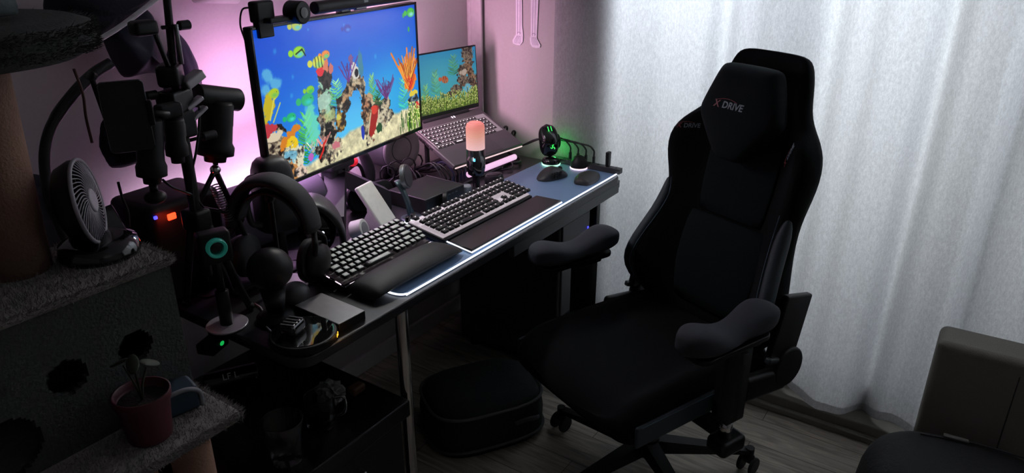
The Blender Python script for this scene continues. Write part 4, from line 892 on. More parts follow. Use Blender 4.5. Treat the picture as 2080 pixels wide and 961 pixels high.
# black round helmet-like speaker in front and small lumps
sb = thing('desk_speaker', 'dark round speaker ball in front of the headphones', 'speaker', (.935,1.30,DZ), R(-15))
b = MB(); b.sph((0,0,.130),(.052,.050,.050)); b.build('ball', BLK, sb)
b = MB(); b.cyl((0,0,.02),(0,0,.085),.02,.03); b.lathe([(.045,0),(.046,.01),(.03,.022)]); b.build('stand', BLK, sb)
o = MB().sph((0,0,.032),(.040,.034,.032)).build('black_mouse', DGR, loc=(1.0,1.31,DZ)); tag(o, 'rounded black gadget between the speaker ball and the grey drive', 'gadget')
o = MB().tube([(1.11,1.375,DZ+.006),(1.15,1.36,DZ+.004),(1.165,1.335,DZ+.004),(1.15,1.30,DZ+.004),(1.10,1.285,DZ+.004)],.0025).box((1.105,1.378,DZ+.006),(.028,.014,.008),.002,(0,0,R(-20))).build('cable', mat('grey_plug_cable', (.10,.095,.10), .4)); tag(o, 'cable with a grey plug beside the pink lit round base', 'cable')
o = MB().tube([(.95,1.40,DZ+.004),(.94,1.36,DZ+.004),(.90,1.30,DZ+.004),(.885,1.25,DZ+.004),(.91,1.235,DZ+.004),(.94,1.24,DZ+.004)],.0018).build('cable', mat('white_cable', (.5,.45,.5), .4)); tag(o, 'thin white cable on the left end of the desk', 'cable')

# ------------------------------------------------------------ jackets and shelf on the back wall
def drape(name, lab, cat, px, Y, th, m, seed=1):
    P = [at(x,y,Y=Y) for x, y in px]; cx = sum(p.x for p in P)/len(P); cz = sum(p.z for p in P)/len(P); rd = random.Random(seed)
    Q = []; 
    for i in range(len(P)):
        a, c = P[i], P[(i+1)%len(P)]
        for t in (0,.33,.66): Q.append(a.lerp(c,t))
    rings = []
    for k in range(9):
        t = k/8; s_ = 1-.96*t**1.6; yb = -th*math.sin(PI/2*t)
        rings.append([(cx+(p.x-cx)*s_, Y+yb+.010*math.sin(p.x*70+p.z*25+seed)*math.sin(PI*t), cz+(p.z-cz)*s_) for p in Q])
    rings = [[(x, Y+.012, z) for x, y, z in rings[0]]] + rings
    b = MB(); b.loft(rings); o = b.build(name, m, sub=1); return tag(o, lab, cat)
JK = mat('dark_jacket_cloth', (.010,.011,.020), .9, bump=.3, scale=120)
JK2 = mat('navy_nylon', (.022,.024,.050), .6, bump=.3, scale=60)
drape('hanging_jacket', 'dark navy jacket hanging on the wall behind the phone', 'jacket', [(200,60),(300,10),(330,100),(335,150),(300,148),(250,160),(225,120)], 1.77, .06, JK2, 2)
drape('backpack', 'narrow dark blue backpack hanging behind the t shaped grip', 'backpack', [(352,55),(375,80),(395,120),(408,160),(412,200),(405,240),(340,260),(330,150)], 1.80, .045, JK2, 3)
drape('camera_bag', 'black bag standing behind the two round grips', 'bag', [(205,240),(300,220),(345,210),(350,290),(280,325),(225,345),(200,300)], 1.79, .09, JK, 4)
drape('black_coat', 'black coat bunched in the upper left corner', 'coat', [(85,-25),(330,-30),(270,30),(200,80),(90,80)], 1.74, .08, JK, 6)
b = MB(False); b.tube([at(196,84,Y=1.60), at(250,50,Y=1.58), at(320,-4,Y=1.56), at(350,-30,Y=1.55)], .0055, seg=8, n=4, flat=.5); o = b.build('strap', mat('pale_strap', (.85,.82,.88), .6)); tag(o, 'pale webbing strap running diagonally across the black coat', 'strap')
o = MB().cyl(at(395,-10,Y=1.80),at(480,-8,Y=1.80),.02).build('wall_rail', WHT); tag(o,'pale rail on the wall above the tripod','rail')
# lamp arch
b = MB(); b.tube(seg_pts([(225,128),(190,150),(150,190),(110,245),(92,300),(93,360),(105,420),(120,460),(140,500)],1.47), [.011]*20+[.010]*20+[.008]*16, seg=12); b.sm=True
o = b.build('gooseneck_lamp', mat('gooseneck_black', (.012,.012,.016), .5)); tag(o, 'black gooseneck arching up behind the small fan', 'lamp arm')
b = MB(); b.tube(seg_pts([(150,140),(168,190),(175,240),(187,290)],1.45), .0028); o = b.build('cord', mat('brown_cord', (.12,.06,.05), .8)); tag(o, 'thin brown cord hanging below the furry shelf', 'cord')
b = MB(); b.tube(seg_pts([(-5,150),(15,180),(22,215),(20,250)],1.45), .009, seg=10); o = b.build('cat_toy_hoop', BLK); tag(o, 'dark curved hoop beside the sisal post', 'hoop')
# black round bag behind fan
rg = [ [ (x*.16*k, y*.11*k, z) for x, y in superring(0,0,1,1,28,2.6)] for z, k in ((0,.9),(.02,1),(.12,1.02),(.22,.98),(.30,.85),(.345,.62),(.365,.3)) ]
o = MB().loft(rg).build('soft_bag', JK, loc=(.60,1.69,DZ), sub=1); tag(o, 'large soft black bag standing behind the small fan', 'bag')
o = MB(False).box((.59,1.735,.375),(.30,.17,.75),.01).build('side_cabinet', BLK); tag(o, 'black cabinet in the corner left of the desk', 'cabinet')
for oo in [o]: oo.data.update()

# ------------------------------------------------------------ cat tree
def fur_mat(name, c1, c2):
    m = mat(name, c1, .95, bump=.5, scale=160, var=.35); return m
FURG = fur_mat('dark_grey_plush', (.050,.054,.052), None); FURL = fur_mat('light_plush', (.28,.26,.25), None); SIS = mat('sisal_rope', (.30,.17,.12), .9, bump=.6, scale=220)
def strands(b, pts_fn, n, L, seed, wid=.0007, mi=0):
    rd = random.Random(seed)
    for _ in range(n):
        p, nr = pts_fn(rd); d = (Vector(nr)+Vector((rd.uniform(-.6,.6),rd.uniform(-.6,.6),rd.uniform(-.5,.5)))).normalized()*L*rd.uniform(.5,1.2)
        s_ = d.cross(Vector((rd.random(),rd.random(),rd.random()))).normalized()*wid; p = Vector(p)
        f = b.bm.faces.new((b.bm.verts.new(p-s_), b.bm.verts.new(p+s_), b.bm.verts.new(p+d))); f.material_index = mi
ct = thing('cat_tree', 'grey plush cat tree with a box den and sisal post at the left edge', 'cat tree', (.35,1.30,0)); cl_ = ct.location
def cbx(name, x0,x1,y0,y1,z0,z1,m,r=.012):
    b = MB(); b.box(((x0+x1)/2-cl_.x,(y0+y1)/2-cl_.y,(z0+z1)/2),(x1-x0,y1-y0,z1-z0),r,seg=3); return b.build(name, m, ct)
# den box: walls with round openings in front
def den_front():
    b = MB(False); t = bmesh.new(); x0,x1,z0,z1 = -.02,.60,.82,1.075
    holes = [(.405,.955,.030),(.515,.955,.028),(.30,.885,.05),(.13,.90,.045)]
    NX, NZ = 124, 52
    vs = {}
    def V(i,j,k):
        key=(i,j,k)
        if key not in vs: vs[key]=t.verts.new((x0+(x1-x0)*i/NX-cl_.x,(1.106 if k==0 else 1.118)-cl_.y,z0+(z1-z0)*j/NZ))
        return vs[key]
    solid = np.ones((NX,NZ),bool)
    for i in range(NX):
        for j in range(NZ):
            x=x0+(x1-x0)*(i+.5)/NX; z=z0+(z1-z0)*(j+.5)/NZ
            for hx,hz,hr in holes:
                if (x-hx)**2+(z-hz)**2<hr*hr: solid[i,j]=False
    for i in range(NX):
        for j in range(NZ):
            if not solid[i,j]: continue
            t.faces.new((V(i,j,0),V(i+1,j,0),V(i+1,j+1,0),V(i,j+1,0))); t.faces.new((V(i,j,1),V(i,j+1,1),V(i+1,j+1,1),V(i+1,j,1)))
            for (di,dj,e) in ((-1,0,((i,j+1),(i,j))),(1,0,((i+1,j),(i+1,j+1))),(0,-1,((i,j),(i+1,j))),(0,1,((i+1,j+1),(i,j+1)))):
                a,c=i+di,j+dj
                if not (0<=a<NX and 0<=c<NZ) or not solid[a,c]:
                    (p,q),(r_,s2)=e; t.faces.new((V(p,q,0),V(p,q,1),V(r_,s2,1),V(r_,s2,0)))
    bmesh.ops.recalc_face_normals(t, faces=list(t.faces)); b._add(t); return b
den_front().build('den_front', FURG, ct)
cbx('den_side', .588,.60,1.118,1.30,.82,1.075,FURG,.004); cbx('den_side', -.02,-.008,1.118,1.30,.82,1.075,FURG,.004); cbx('den_back', -.02,.60,1.30,1.312,.82,1.075,FURG,.004)
cbx('den_roof', -.025,.606,1.10,1.318,1.072,1.086,FURL,.006)
cbx('lower_platform', -.05,.61,.985,1.34,.795,.822,FURL,.012)
b = MB(False)
strands(b, lambda r: ((r.uniform(-.02,.604)-cl_.x, 1.103-cl_.y, r.uniform(1.074,1.087)), (0,-.8,.5)), 3500, .011, 1)
strands(b, lambda r: ((.605-cl_.x, r.uniform(1.10,1.318)-cl_.y, r.uniform(1.074,1.087)), (.8,0,.5)), 1200, .011, 2)
strands(b, lambda r: ((r.uniform(.2,.604)-cl_.x, r.uniform(1.10,1.318)-cl_.y, 1.086), (0,0,1)), 4000, .010, 3)
strands(b, lambda r: ((r.uniform(-.04,.61)-cl_.x, .987-cl_.y, r.uniform(.80,.82)), (0,-.9,.3)), 3500, .012, 4)
strands(b, lambda r: ((.609-cl_.x, r.uniform(.985,1.3)-cl_.y, r.uniform(.80,.82)), (.9,0,.3)), 1500, .012, 5)
strands(b, lambda r: ((r.uniform(-.04,.61)-cl_.x, r.uniform(.985,1.10)-cl_.y, .821), (0,0,1)), 4500, .010, 6)
tag(b.build('pile', FURL, ct), kind='stuff')
for (x,y) in ((.02,1.05),(.54,1.05),(.02,1.27),(.54,1.27)):
    b = MB(); b.cyl((x-cl_.x,y-cl_.y,.03),(x-cl_.x,y-cl_.y,.80),.035); b.build('lower_post', SIS, ct)
cbx('base_board', -.08,.64,.96,1.36,0,.03,FURG,.01)
b = MB(); b.cyl(Vector((.436,1.262,1.084))-cl_, Vector((.452,1.27,1.42))-cl_, .048, seg=36); b.build('sisal_post', SIS, ct)
b = MB(); b.lathe([(.02,-.028),(.17,-.030),(.193,-.018),(.199,0),(.193,.018),(.17,.026),(.10,.020),(0,.018)], Matrix.Translation(Vector((.42,1.26,1.452))-cl_), 48); b.build('round_shelf', FURG, ct)
b = MB(False)
def disc(r):
    a = r.uniform(0,2*PI); z = r.uniform(-.02,.02); q = .196; return ((.42+q*math.cos(a)-cl_.x, 1.26+q*math.sin(a)-cl_.y, 1.452+z), (math.cos(a),math.sin(a),.2))
strands(b, disc, 7000, .010, 8); tag(b.build('shelf_pile', FURG, ct), kind='stuff')
# folded cloth on shelf
rg = []
for i in range(9):
    t = i/8; rg.append([( -.12+.24*t, y*.07, .018+z*.014*(1+.2*math.sin(t*9)) ) for y, z in superring(0,0,1,1,16,4)])
b = MB(); b.loft(rg); o = b.build('folded_towel', mat('grey_green_towel', (.10,.12,.12), .95, bump=.5, scale=180), loc=(.40,1.30,1.474)); tag(o, 'folded grey towel lying on the round furry shelf', 'towel')

# fan on the den roof
fn = thing('desk_fan', 'small round fan with a pale centre on top of the cat tree box', 'fan', (.545,1.215,1.0865), R(48))
hc = Vector((0,0,.095)); fax = Vector((.05,-1,.12)).normalized(); Fm = Matrix.Translation(hc) @ fax.to_track_quat('Z','Y').to_matrix().to_4x4()
FANM = mat('fan_pale_grille', (.30,.28,.31), .4)
b = MB(); b.tube([Fm @ Vector((.070*math.cos(a),.070*math.sin(a),.0)) for a in [2*PI*k/40 for k in range(40)]], .0035, closed=True, n=1); b.build('rim', FANM, fn)
b = MB(False)
for k in range(44):
    a = 2*PI*k/44; b.tube([Fm @ Vector((.018*math.cos(a),.018*math.sin(a),.006)), Fm @ Vector((.045*math.cos(a+.22),.045*math.sin(a+.22),.006)), Fm @ Vector((.070*math.cos(a+.55),.070*math.sin(a+.55),0))], .0011, seg=5, n=3)
tag(b.build('grille', FANM, fn), kind='stuff')
b = MB(); b.lathe([(.02,.004),(.02,.008),(.016,.010)], Fm, 28); b.build('hub', mat('fan_hub', (.45,.42,.46), .4), fn)
for k in range(5):
    a = 2*PI*k/5; b = MB(); b.prism([(0.01,-.006),(.03,-.014),(.06,-.016),(.064,.006),(.03,.010),(.01,.006)], .0015, Fm @ Matrix.Rotation(a,4,'Z') @ Matrix.Rotation(R(22),4,'X') @ Matrix.Translation((0,0,-.012))); b.build('blade', DGR, fn)
b = MB(); b.lathe([(.071,-.002),(.071,-.012),(.062,-.032),(.035,-.045),(.0,-.047)], Fm, 36, cap=False); b.build('rear_housing', BLK, fn)
b = MB(); b.cyl((0,.02,.018),(0,.045,.075),.012); b.cyl((0,.045,.075), hc+Vector((0,.04,0)), .012); b.build('neck', BLK, fn)
b = MB(); b.lathe([(.062,0),(.064,.006),(.060,.024),(.040,.032)], seg=40); b.build('base', BLKG, fn)
o = MB().box((0,0,.003),(.07,.14,.006),.002).build('smartphone', BLKG, loc=(.575,1.255,1.105)); o.rotation_euler = (R(12),R(-14),R(-20)); tag(o, 'black phone leaning beside the base of the small fan', 'phone')

# flower pot with plant on the lower platform
pt = thing('flower_pot', 'dark red plastic flower pot with a withered plant on the cat tree platform', 'flower pot', (.478,1.045,.8225))
b = MB(); b.lathe([(.0,.002),(.030,0),(.034,.004),(.041,.074),(.044,.075),(.0445,.088),(.041,.088),(.039,.078),(.037,.072),(.0,.070)], seg=40, cap=False); b.build('pot', mat('red_pot', (.075,.010,.018), .5), pt)
b = MB(); b.cyl((0,0,.066),(0,0,.0735),.038,seg=28); b.build('soil', mat('soil', (.02,.014,.01), .95, bump=.6, scale=200), pt)
for k in range(3):
    a = k*2.1; b = MB(); b.tube([(0,0,.072),(.006*math.cos(a),.006*math.sin(a),.10),(.018*math.cos(a),.018*math.sin(a),.125+.012*k)], .0018); s_ = b.build('stem', mat('stem_green', (.03,.035,.02), .7), pt)
    b = MB(); b.sph((.024*math.cos(a),.024*math.sin(a),.130+.012*k),(.018,.010,.003),(.3,.5,a)); b.build('leaf', mat('leaf_dark', (.03,.045,.025), .6), pt)
bx = thing('blue_box', 'blue and white plastic box on the cat tree platform behind the red pot', 'box', (.545,1.075,.8225), R(-12))
b = MB(); b.box((0,0,.024),(.07,.05,.048),.008,seg=3); b.build('body', mat('blue_plastic', (.02,.045,.07), .5), bx)
b = MB(); b.tube([(-.03,-.028,.048),(.01,-.028,.050),(.034,-.024,.034),(.036,-.022,.004)], .004); b.build('white_trim', mat('white_trim_plastic', (.22,.23,.25), .5), bx)
o = MB().box((0,0,.010),(.16,.05,.02),.004).build('blue_tray', mat('blue_tray_plastic', (.03,.05,.09), .5), loc=(.25,1.04,.8225)); tag(o, 'pale blue plastic tray left of the red pot on the platform', 'tray')

# ------------------------------------------------------------ things on the cabinet top
def cab(p): return (p[0], p[1], .45)
mg_ = thing('glass_mug', 'clear glass mug with dark drink on the cabinet under the desk', 'mug', (.975,1.235,.4505), R(-40))
gl = bpy.data.materials.new('clear_glass'); gl.use_nodes = True; g = gl.node_tree.nodes['Principled BSDF']; g.inputs['Transmission Weight'].default_value = 1.0; g.inputs['Roughness'].default_value = .06; g.inputs['Base Color'].default_value = (.75,.75,.75,1); g.inputs['IOR'].default_value = 1.45
b = MB(); b.lathe([(.0,.001),(.034,0),(.036,.004),(.037,.085),(.0345,.085),(.033,.006),(.0,.005)], seg=36, cap=False); b.build('body', gl, mg_)
b = MB(); b.tube([(.036,0,.072),(.058,0,.070),(.062,0,.045),(.055,0,.022),(.036,0,.018)], .0042); b.build('handle', gl, mg_)
b = MB(); b.cyl((0,0,.006),(0,0,.040),.032,seg=32); b.build('drink', mat('dark_drink', (.01,.005,.004), .1), mg_)
rd = random.Random(3); t = MB(); bmt = bmesh.new(); bmesh.ops.create_icosphere(bmt, subdivisions=3, radius=.035)
for v in bmt.verts: v.co *= rd.uniform(.7,1.25); v.co.z = max(v.co.z*.9+.024, .001)
t.sm = False; t._add(bmt); o = t.build('crumpled_tissue', mat('white_tissue', (.22,.22,.22), .9), loc=(1.055,1.29,.4505)); tag(o, 'crumpled white tissue behind the glass mug', 'tissue')
t = MB(); t.box((0,0,.012),(.045,.03,.024),.008,seg=3); o = t.build('wooden_block', mat('brown_wood_block', (.10,.05,.03), .7), loc=(1.12,1.26,.4505)); tag(o, 'small brown block right of the crumpled tissue', 'block')
t = MB(); t.lathe([(.0,.001),(.036,0),(.048,.11),(.0465,.11),(.035,.003),(.0,.003)], seg=36, cap=False); o = t.build('plastic_cup', gl, loc=(.84,1.205,.4505)); tag(o, 'cloudy plastic cup left of the glass mug', 'cup')
cn = thing('spray_can', 'black can with white letters lying on the cabinet under the desk', 'can', (.95,1.56,.478), R(-30))
b = MB(); b.cyl((-.07,0,0),(.07,0,0),.027,seg=28,bev=.004); b.build('body', BLKG, cn)
text_mesh('LF L', .024, 'lettering', mat('white_print', (.5,.5,.5), .5), cn, (0,-.0205,.0182), (R(48),0,0), .0006)
gx = thing('charger_box', 'small black charger with a green light under the left end of the desk', 'charger', at(432,699,Z=.60), R(20))
b = MB(); b.box((0,0,0),(.07,.05,.03),.005); b.build('case', BLK, gx); b = MB(); b.sph((.004,-.026,.004),(.008,.003,.006)); b.build('green_light', mat('dim_green', (.02,.4,.1), .4, emit=(.01,.55,.10), es=.7), gx)
b = MB(); b.box((0,.0,.09),(.010,.010,.118),.002); b.build('hanger', BLK, gx)

# bag / pet bed under the desk
bg_ = thing('storage_bag', 'rounded dark fabric bag with grey piping on the floor under the desk', 'bag', (1.66,1.25,0), R(-32))
rg = [[(x*.20*k, y*.15*k, z) for x, y in superring(0,0,1,1,36,3.4)] for z, k in ((0.001,.94),(.03,1.0),(.10,1.01),(.15,.97),(.175,.88),(.18,.5))]
b = MB(); b.loft(rg); b.build('body', mat('dark_bag_cloth', (.012,.014,.015), .9, bump=.3, scale=200), bg_)
b = MB(); b.tube([(x*.203*.97,y*.153*.97,.155) for x, y in superring(0,0,1,1,36,3.4)], .005, closed=True, n=1); b.tube([(x*.204,y*.154,.03) for x, y in superring(0,0,1,1,36,3.4)], .005, closed=True, n=1); b.build('piping', mat('grey_piping', (.09,.09,.09), .8), bg_)
b = MB(); b.tube([(.06,-.155,.10),(.09,-.175,.12),(.13,-.165,.11),(.15,-.14,.09)], .008, flat=.5); b.build('carry_handle', mat('grey_webbing', (.07,.07,.075), .8), bg_)

# ------------------------------------------------------------ paper skeleton on the pier wall
def skeleton():
    s_ = thing('paper_skeleton', 'flat paper skeleton decoration whose legs hang on the wall beside the curtain', 'decoration', (RX-.004,1.565,1.185), rot=(R(90),0,R(-90)))
    SK = mat('skeleton_paper', (.80,.76,.84), .7); SD = mat('skeleton_ink', (.28,.20,.34), .8)
    # local x along -y of the room, local y up
    legs = []
    for sgn, dx in ((-1,-.036),(1,.032)):
        top = .34
        out = [(dx-.019*1,top),(dx-.015,.16),(dx-.014,.05),(dx-.014,.03)]
        if sgn < 0: out += [(dx-.030,.006),(dx-.027,-.006),(dx-.010,-.010),(dx+.006,-.010),(dx+.018,.004),(dx+.020,.030),(dx+.015,.06),(dx+.013,.16),(dx+.019,top)]
        else: out += [(dx-.018,.02),(dx-.016,0),(dx-.006,-.012),(dx+.014,-.014),(dx+.028,-.012),(dx+.031,-.002),(dx+.014,.022),(dx+.015,.05),(dx+.019,.16),(dx+.026,top)]
        b = MB(False); b.prism(out, .0015); l = b.build('leg', SK, s_)
        b = MB(False); k = .006 if sgn > 0 else 0
        for xx in (-.006,.005): b.tube([(dx+xx+k,top-.01,.0018),(dx+xx+k*.3,.16,.0018),(dx+xx,.05,.0018),(dx+xx,.030,.0018)], .0007, seg=4, n=3)
        b.tube([(dx-.008,.036,.0018),(dx,.040,.0018),(dx+.009,.036,.0018)], .0007, seg=4, n=3)
        for j in range(5):
            xx = dx-.012+j*.006; b.tube([(xx+.4*(dx-xx),.026,.0018),(xx+sgn*.005,.010,.0018),(xx+sgn*.008,-.004,.0018)], .0006, seg=4, n=3)
        b.build('bone_lines', SD, l)
    b = MB(False); b.prism([(-.055,.34),(.06,.34),(.05,.38),(.03,.42),(-.03,.42),(-.05,.38)], .0015); b.build('pelvis', SK, s_)
    b = MB(); b.cyl((0,.40,-.004),(0,.40,.003),.004,seg=12); b.build('pin', GRM, s_)
skeleton()

# ------------------------------------------------------------ gaming chair
CH = thing('gaming_chair', 'black fabric gaming chair with a head pillow turned towards the desk', 'chair', (1.778,.69,0), R(68))
TILT = R(12)
Bm = Matrix.Translation((0,-.215,.50)) @ Matrix.Rotation(TILT,4,'X')   # backrest frame: x across, z up, +y towards the sitter
prof3 = [(-.03,.225,.03),(0,.240,.06),(.04,.262,.10),(.09,.276,.125),(.14,.272,.122),(.20,.258,.105),(.27,.240,.078),(.33,.232,.062),(.38,.236,.066),(.43,.248,.084),(.485,.256,.098),(.53,.250,.092),(.565,.232,.070),(.595,.205,.045),(.62,.180,.030),(.655,.158,.022),(.70,.148,.018),(.745,.136,.015),(.775,.124,.012),(.79,.108,.008),(.797,.07,.004)]
prof = [(z,h) for z,h,p in prof3]
def back_shape(front=True):
    rings = []
    for z, hw, pr_ in prof3:
        top = max(0,(z-.76)/.04); th = .045*(1-.5*top); row = []; n = 21
        for i in range(n):
            s_ = -1+2*i/(n-1); e = abs(s_); bol = pr_*(min(1,max(0,(e-.45)/.42))**1.3) if e < .88 else pr_*(1-((e-.88)/.12)**2*.45)
            row.append((s_*hw, .012+bol, z))
        for i in range(n):
            s_ = 1-2*i/(n-1); e = abs(s_); row.append((s_*hw*.99, -th*(1-max(0,(e-.7)/.3)**2*.8)+pr_*.30*max(0,e-.75)/.25, z))
        rings.append(row)
    return rings
b = MB(); b.loft(back_shape(), Bm); b.build('backrest', VEL, CH, sub=1)
# centre panel (soft fabric) slightly raised and leather bolster skins
def panel(xw, z0, z1, y0, m, name, puff=.012, n=9):
    b = MB(); rg = []
    for j in range(n):
        t = j/(n-1); z = z0+(z1-z0)*t; e = math.sin(PI*(.03+.94*t))**.3
        rg.append([(x*xw(z)*(.8+.2*e), y0+ y_*puff*e, z) for x, y_ in superring(0,0,1,1,24,5)])
    b.loft(rg, Bm); return b.build(name, m, CH)
panel(lambda z: .135+.02*math.sin((z-.0)*6), .02, .30, .020, mat('chair_fabric', (.010,.014,.016), .95, bump=.3, scale=600, spec=.15), 'lumbar_panel', .016)
panel(lambda z: .125, .31, .60, .018, mat('chair_fabric'), 'centre_panel', .010)
for sx in (-1,1):
    b = MB(); rg = []
    for z, hw, p in [q for q in prof3 if .0 <= q[0] < .42]:
        e = .35 if z < .03 or z > .36 else 1
        rg.append([(sx*(hw-.016+x*.020*e), p*.93+y_*.024*e, z) for x, y_ in superring(0,0,1,1,16,2.4)])
    b.loft(rg, Bm); b.build('side_bolster', SUED, CH, sub=1)
    b = MB(); pts = [Bm @ Vector((sx*(hw-.036), p*.93+.018, z)) for z, hw, p in prof3 if .03 < z < .40]; b.tube(pts, .0011, seg=5, n=3); b.build('stitching', THREAD, CH)
    # recliner bracket and hinge cover
    b = MB(); b.box(Bm @ Vector((sx*.276,.010,.080)), (.022,.115,.20), .006, (TILT,0,0)); b.build('back_bracket', BLK, CH)
    b = MB(); b.cyl((sx*.262,-.225,.46),(sx*.300,-.225,.46),.062,seg=32,bev=.008); b.box((sx*.281,-.14,.435),(.036,.19,.075),.014,(R(6),0,0)); b.build('hinge_cover', BLK, CH)
    b = MB(); b.box((sx*.285,-.17,.497),(.020,.065,.018),.005,(R(14),0,0)); tag(b.build('recline_lever', mat('lever_grey', (.04,.05,.055), .4), CH), 'grey recline lever')
# seat
rg = []
for j in range(17):
    t = j/16; y = -.23+.585*t; fr = max(0,(t-.86)/.14); hw = .262*(1-.08*fr**2)-.012*(1-t)
    row = []; n = 17; zt = .475 + .012*math.sin(PI*t) - .045*fr**2; zb = .362+.040*fr**1.5
    for i in range(n):
        s_ = -1+2*i/(n-1); e = abs(s_); bol = .038*max(0,(e-.60)/.28)**1.5*(1-.6*fr) if e < .88 else .038*(1-.6*fr)*(1-((e-.88)/.12)**2*.9)
        row.append((s_*hw, y, zt+bol-max(0,(e-.93)/.07)*.02))
    for i in range(n):
        s_ = 1-2*i/(n-1); row.append((s_*hw*.97, y, zb+.012*abs(s_)**3))
    rg.append(row)
b = MB(); b.loft(rg); b.build('seat', VEL, CH, sub=1)
for sx in (-1,1):
    b = MB(); b.box((sx*.2575,.145,.430),(.012,.34,.062),.005,(R(-1),0,0)); b.build('side_panel', SUED, CH)
    b = MB(); b.tube([(sx*.264,-.01,.458),(sx*.264,.10,.458),(sx*.264,.20,.457),(sx*.263,.30,.455)], .001, seg=5); b.build('stitching', THREAD, CH)
# pillow
pm = Bm @ Matrix.Translation((.0,.085,.615)); rg = []
po_ = [(-.140,0),(-.100,.115),(-.085,.135),(.085,.135),(.100,.115),(.140,0),(.130,-.03),(.055,-.125),(.03,-.138),(-.03,-.138),(-.055,-.125),(-.130,-.03)]
PO = []
for i in range(len(po_)):
    a, c = Vector(po_[i]), Vector(po_[(i+1)%len(po_)]); PO += [a, a.lerp(c,.5)]
for yy, k in ((-.042,.82),(-.036,.93),(-.012,1.0),(.010,.985),(.026,.93),(.036,.80),(.041,.55),(.043,.25)): rg.append([(p.x*k, yy, p.y*k) for p in PO])
b = MB(); b.loft(rg, pm); pil = b.build('head_pillow', mat('pillow_fabric', (.010,.014,.016), .95, bump=.2, scale=500, spec=.2), CH, sub=1)
RED_ = mat('logo_red', (.22,.025,.035), .5); GRY_ = mat('logo_grey', (.17,.20,.24), .4)
def logo(parent, M, s_, dim=1.):
    e = (M @ Matrix.Rotation(R(180),4,'Z') @ Matrix.Rotation(R(90),4,'X'))
    def put(txt, dx, m, sz):
        o = text_mesh(txt, sz, 'logo', m, parent, (0,0,0), (0,0,0), .0006, .15, .0006*sz/.03); o.matrix_local = e @ Matrix.Translation((dx,0,0)); return o
    put('X', -.053*s_, RED_, .032*s_); put('DRIVE', .010*s_, GRY_, .030*s_)
    b = MB(False); b.tube([(-.055*s_,.012*s_,0),(-.03*s_,.019*s_,0),(.0,.019*s_,0),(.025*s_,.013*s_,0)], .0012*s_, seg=5); o = b.build('logo_swoosh', RED_, parent); o.matrix_local = e
logo(pil, pm @ Matrix.Translation((.012,.0425,.015)) @ Matrix.Rotation(R(0),4,'Y'), .88)
lgx = bpy.data.objects.new('wing_print', None)
def wing_logo(sx):
    b = MB(False); b.box((0,0,0),(.001,.001,.001)); h = [c for c in CH.children if c.name.startswith('backrest')][0]
    logo(h, Bm @ Matrix.Translation((.172 if sx > 0 else -.190,.084 if sx > 0 else .098,.545)) @ Matrix.Rotation(R(sx*40),4,'Z') @ Matrix.Rotation(R(10 if sx > 0 else 60),4,'Y'), .60)
    b.bm.free()
wing_logo(1); wing_logo(-1)
# arms
for sx in (-1,1):
    X = sx*.305
    b = MB(); rg = []
    for j in range(21):
        t = j/20; y = -.095+.335*t; e = max(.18, math.sin(PI*(.02+.96*t))**.38); wv = .019*math.cos(2*PI*(t-.12)*1.25); hw = .056*e*(1+.20*math.cos(2*PI*(t-.05)*1.3)); hh = .034*e
        rg.append([(X+x*hw, y, .682+z*hh+(wv if z > 0 else 0)) for x, z in superring(0,0,1,1,20,2.5)])
    b.loft(rg); b.build('armrest_pad', PADM, CH, sub=1)
    b = MB(); b.prism(rrect(X-.042,-.09,X+.042,.17,.03), .014, Matrix.Translation((0,.03,.636)), r=.003); b.box((X,.03,.630),(.055,.10,.022),.006); b.build('arm_plate', BLK, CH)
    b = MB(); b.prism([(X-.026,-.032),(X+.026,-.032),(X+.026,.032),(X-.026,.032)], .225, Matrix.Translation((0,.03,.400)), r=.006); b.build('arm_post', BLK, CH)
    b = MB(); b.cyl((X,.03,.335),(X,.03,.41),.018,seg=24); tag(b.build('arm_tube', CHR, CH), 'short chrome tube')
    b = MB(); b.box((X,.02,.318),(.066,.09,.048),.012); b.box((sx*.20,0,.325),(.22,.06,.020),.005); b.build('arm_bracket', BLK, CH)
    b = MB(); b.box((X+sx*.028,.03,.60),(.008,.02,.03),.002); b.build('arm_button', DGR, CH)
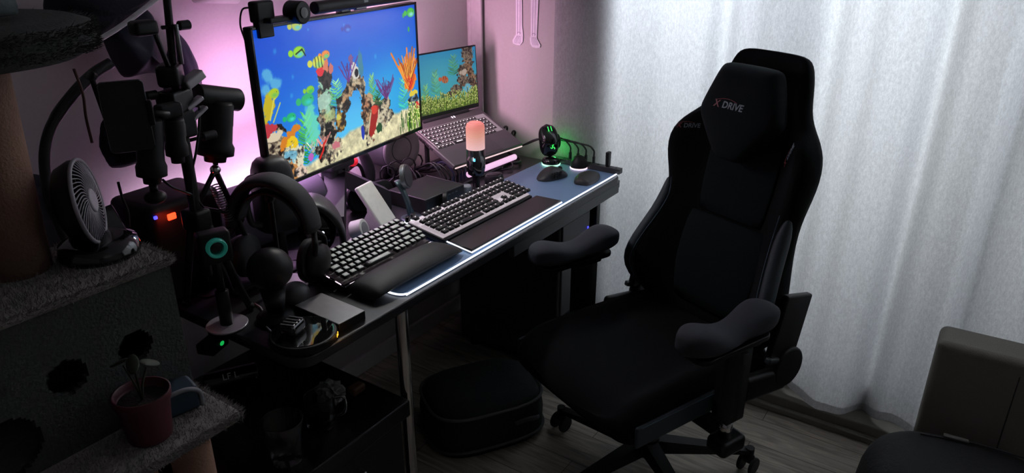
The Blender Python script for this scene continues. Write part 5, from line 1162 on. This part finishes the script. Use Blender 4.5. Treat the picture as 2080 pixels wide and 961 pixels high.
# mechanism, lift, base
b = MB(); b.box((0,.0,.355),(.20,.26,.055),.012); b.box((0,.0,.378),(.34,.36,.014),.004); b.build('tilt_mechanism', BLK, CH)
b = MB(); b.cyl((0,0,.10),(0,0,.34),.025,seg=24); b.build('gas_lift', BLK, CH)
b = MB(); b.cyl((0,0,.075),(0,0,.135),.045,.038,seg=32,bev=.004); b.build('hub', BLK, CH)
for k in range(5):
    a = R(14+72*k)-R(68); d = Vector((math.cos(a), math.sin(a), 0)); n = Vector((-d.y, d.x, 0)); b = MB(); rg = []
    for t in (0,.3,.6,.85,1):
        c = d*(.03+.29*t); w_ = .028-.010*t; zt = .125-.032*t-.006*t*t; zb = .082-.010*t+.006*t; c3 = Vector((c.x,c.y,0))
        rg.append([c3+n*w_+Vector((0,0,zb)), c3+n*w_*.75+Vector((0,0,zt)), c3-n*w_*.75+Vector((0,0,zt)), c3-n*w_+Vector((0,0,zb))])
    b.sm = False; b.loft(rg); b.cyl(d*.325+Vector((0,0,.066)), d*.325+Vector((0,0,.092)), .014); b.build('base_arm', BLK, CH)
    c = d*.325; q = R(40+60*k); ca, sa_ = math.cos(q), math.sin(q); cs = MB()
    cs.box(c+Vector((0,0,.052)), (.03,.038,.032), .012, (0,0,q)); w0 = cs.build('caster', BLK, CH)
    for s2 in (-1,1):
        b = MB(); wd = Vector((-sa_,ca,0)); b.cyl(c+wd*(.014*s2)+Vector((0,0,.030)), c+wd*(.026*s2)+Vector((0,0,.030)), .029, seg=24, bev=.003); b.build('wheel', BLKR, w0)

# ------------------------------------------------------------ grey upholstered box and black bag, right
sf = thing('upholstered_panel', 'grey fabric covered storage chest in the lower right corner by the curtain', 'chest', (2.18,-.20,0), R(2))
UPH = mat('grey_upholstery', (.24,.225,.20), .9, bump=.35, scale=350)
b = MB(); b.box((0,-.15,.275),(.13,.70,.53),.022,seg=5); b.build('body', UPH, sf)
b = MB(); b.tube([(-.0655,.0,.06),(-.0655,.0,.27),(-.0655,.0,.495)], .0016, n=1); b.build('seam', mat('seam_dark', (.06,.055,.05), .9), sf)
for y in (-.45,.15): MB().cyl((0,y,0),(0,y,.02),.02).build('foot', BLKR, sf)
bg2 = thing('duffel_bag', 'soft black bag with a grey zip pull in the bottom right corner', 'bag', (1.93,-.13,0), R(10))
rg = [[(x*.17*k, y*.24*k, z) for x, y in superring(0,0,1,1,36,3.)] for z, k in ((0.001,.90),(.03,1.0),(.15,1.02),(.24,.96),(.29,.80),(.31,.5),(.315,.2))]
b = MB(); b.loft(rg); b.build('body', mat('black_bag_nylon', (.006,.006,.008), .7, bump=.4, scale=80), bg2, sub=1)
b = MB(); b.box((.088,.015,.316),(.018,.060,.007),.003,(0,R(14),R(-6))); tag(b.build('zip_pull', mat('zip_pull_grey', (.20,.19,.18), .5), bg2), 'grey rubber zip pull')
b = MB(); b.tube([(.09,-.16,.300),(.09,-.04,.311),(.085,.10,.306)], .0025); b.build('zipper', DGR, bg2)
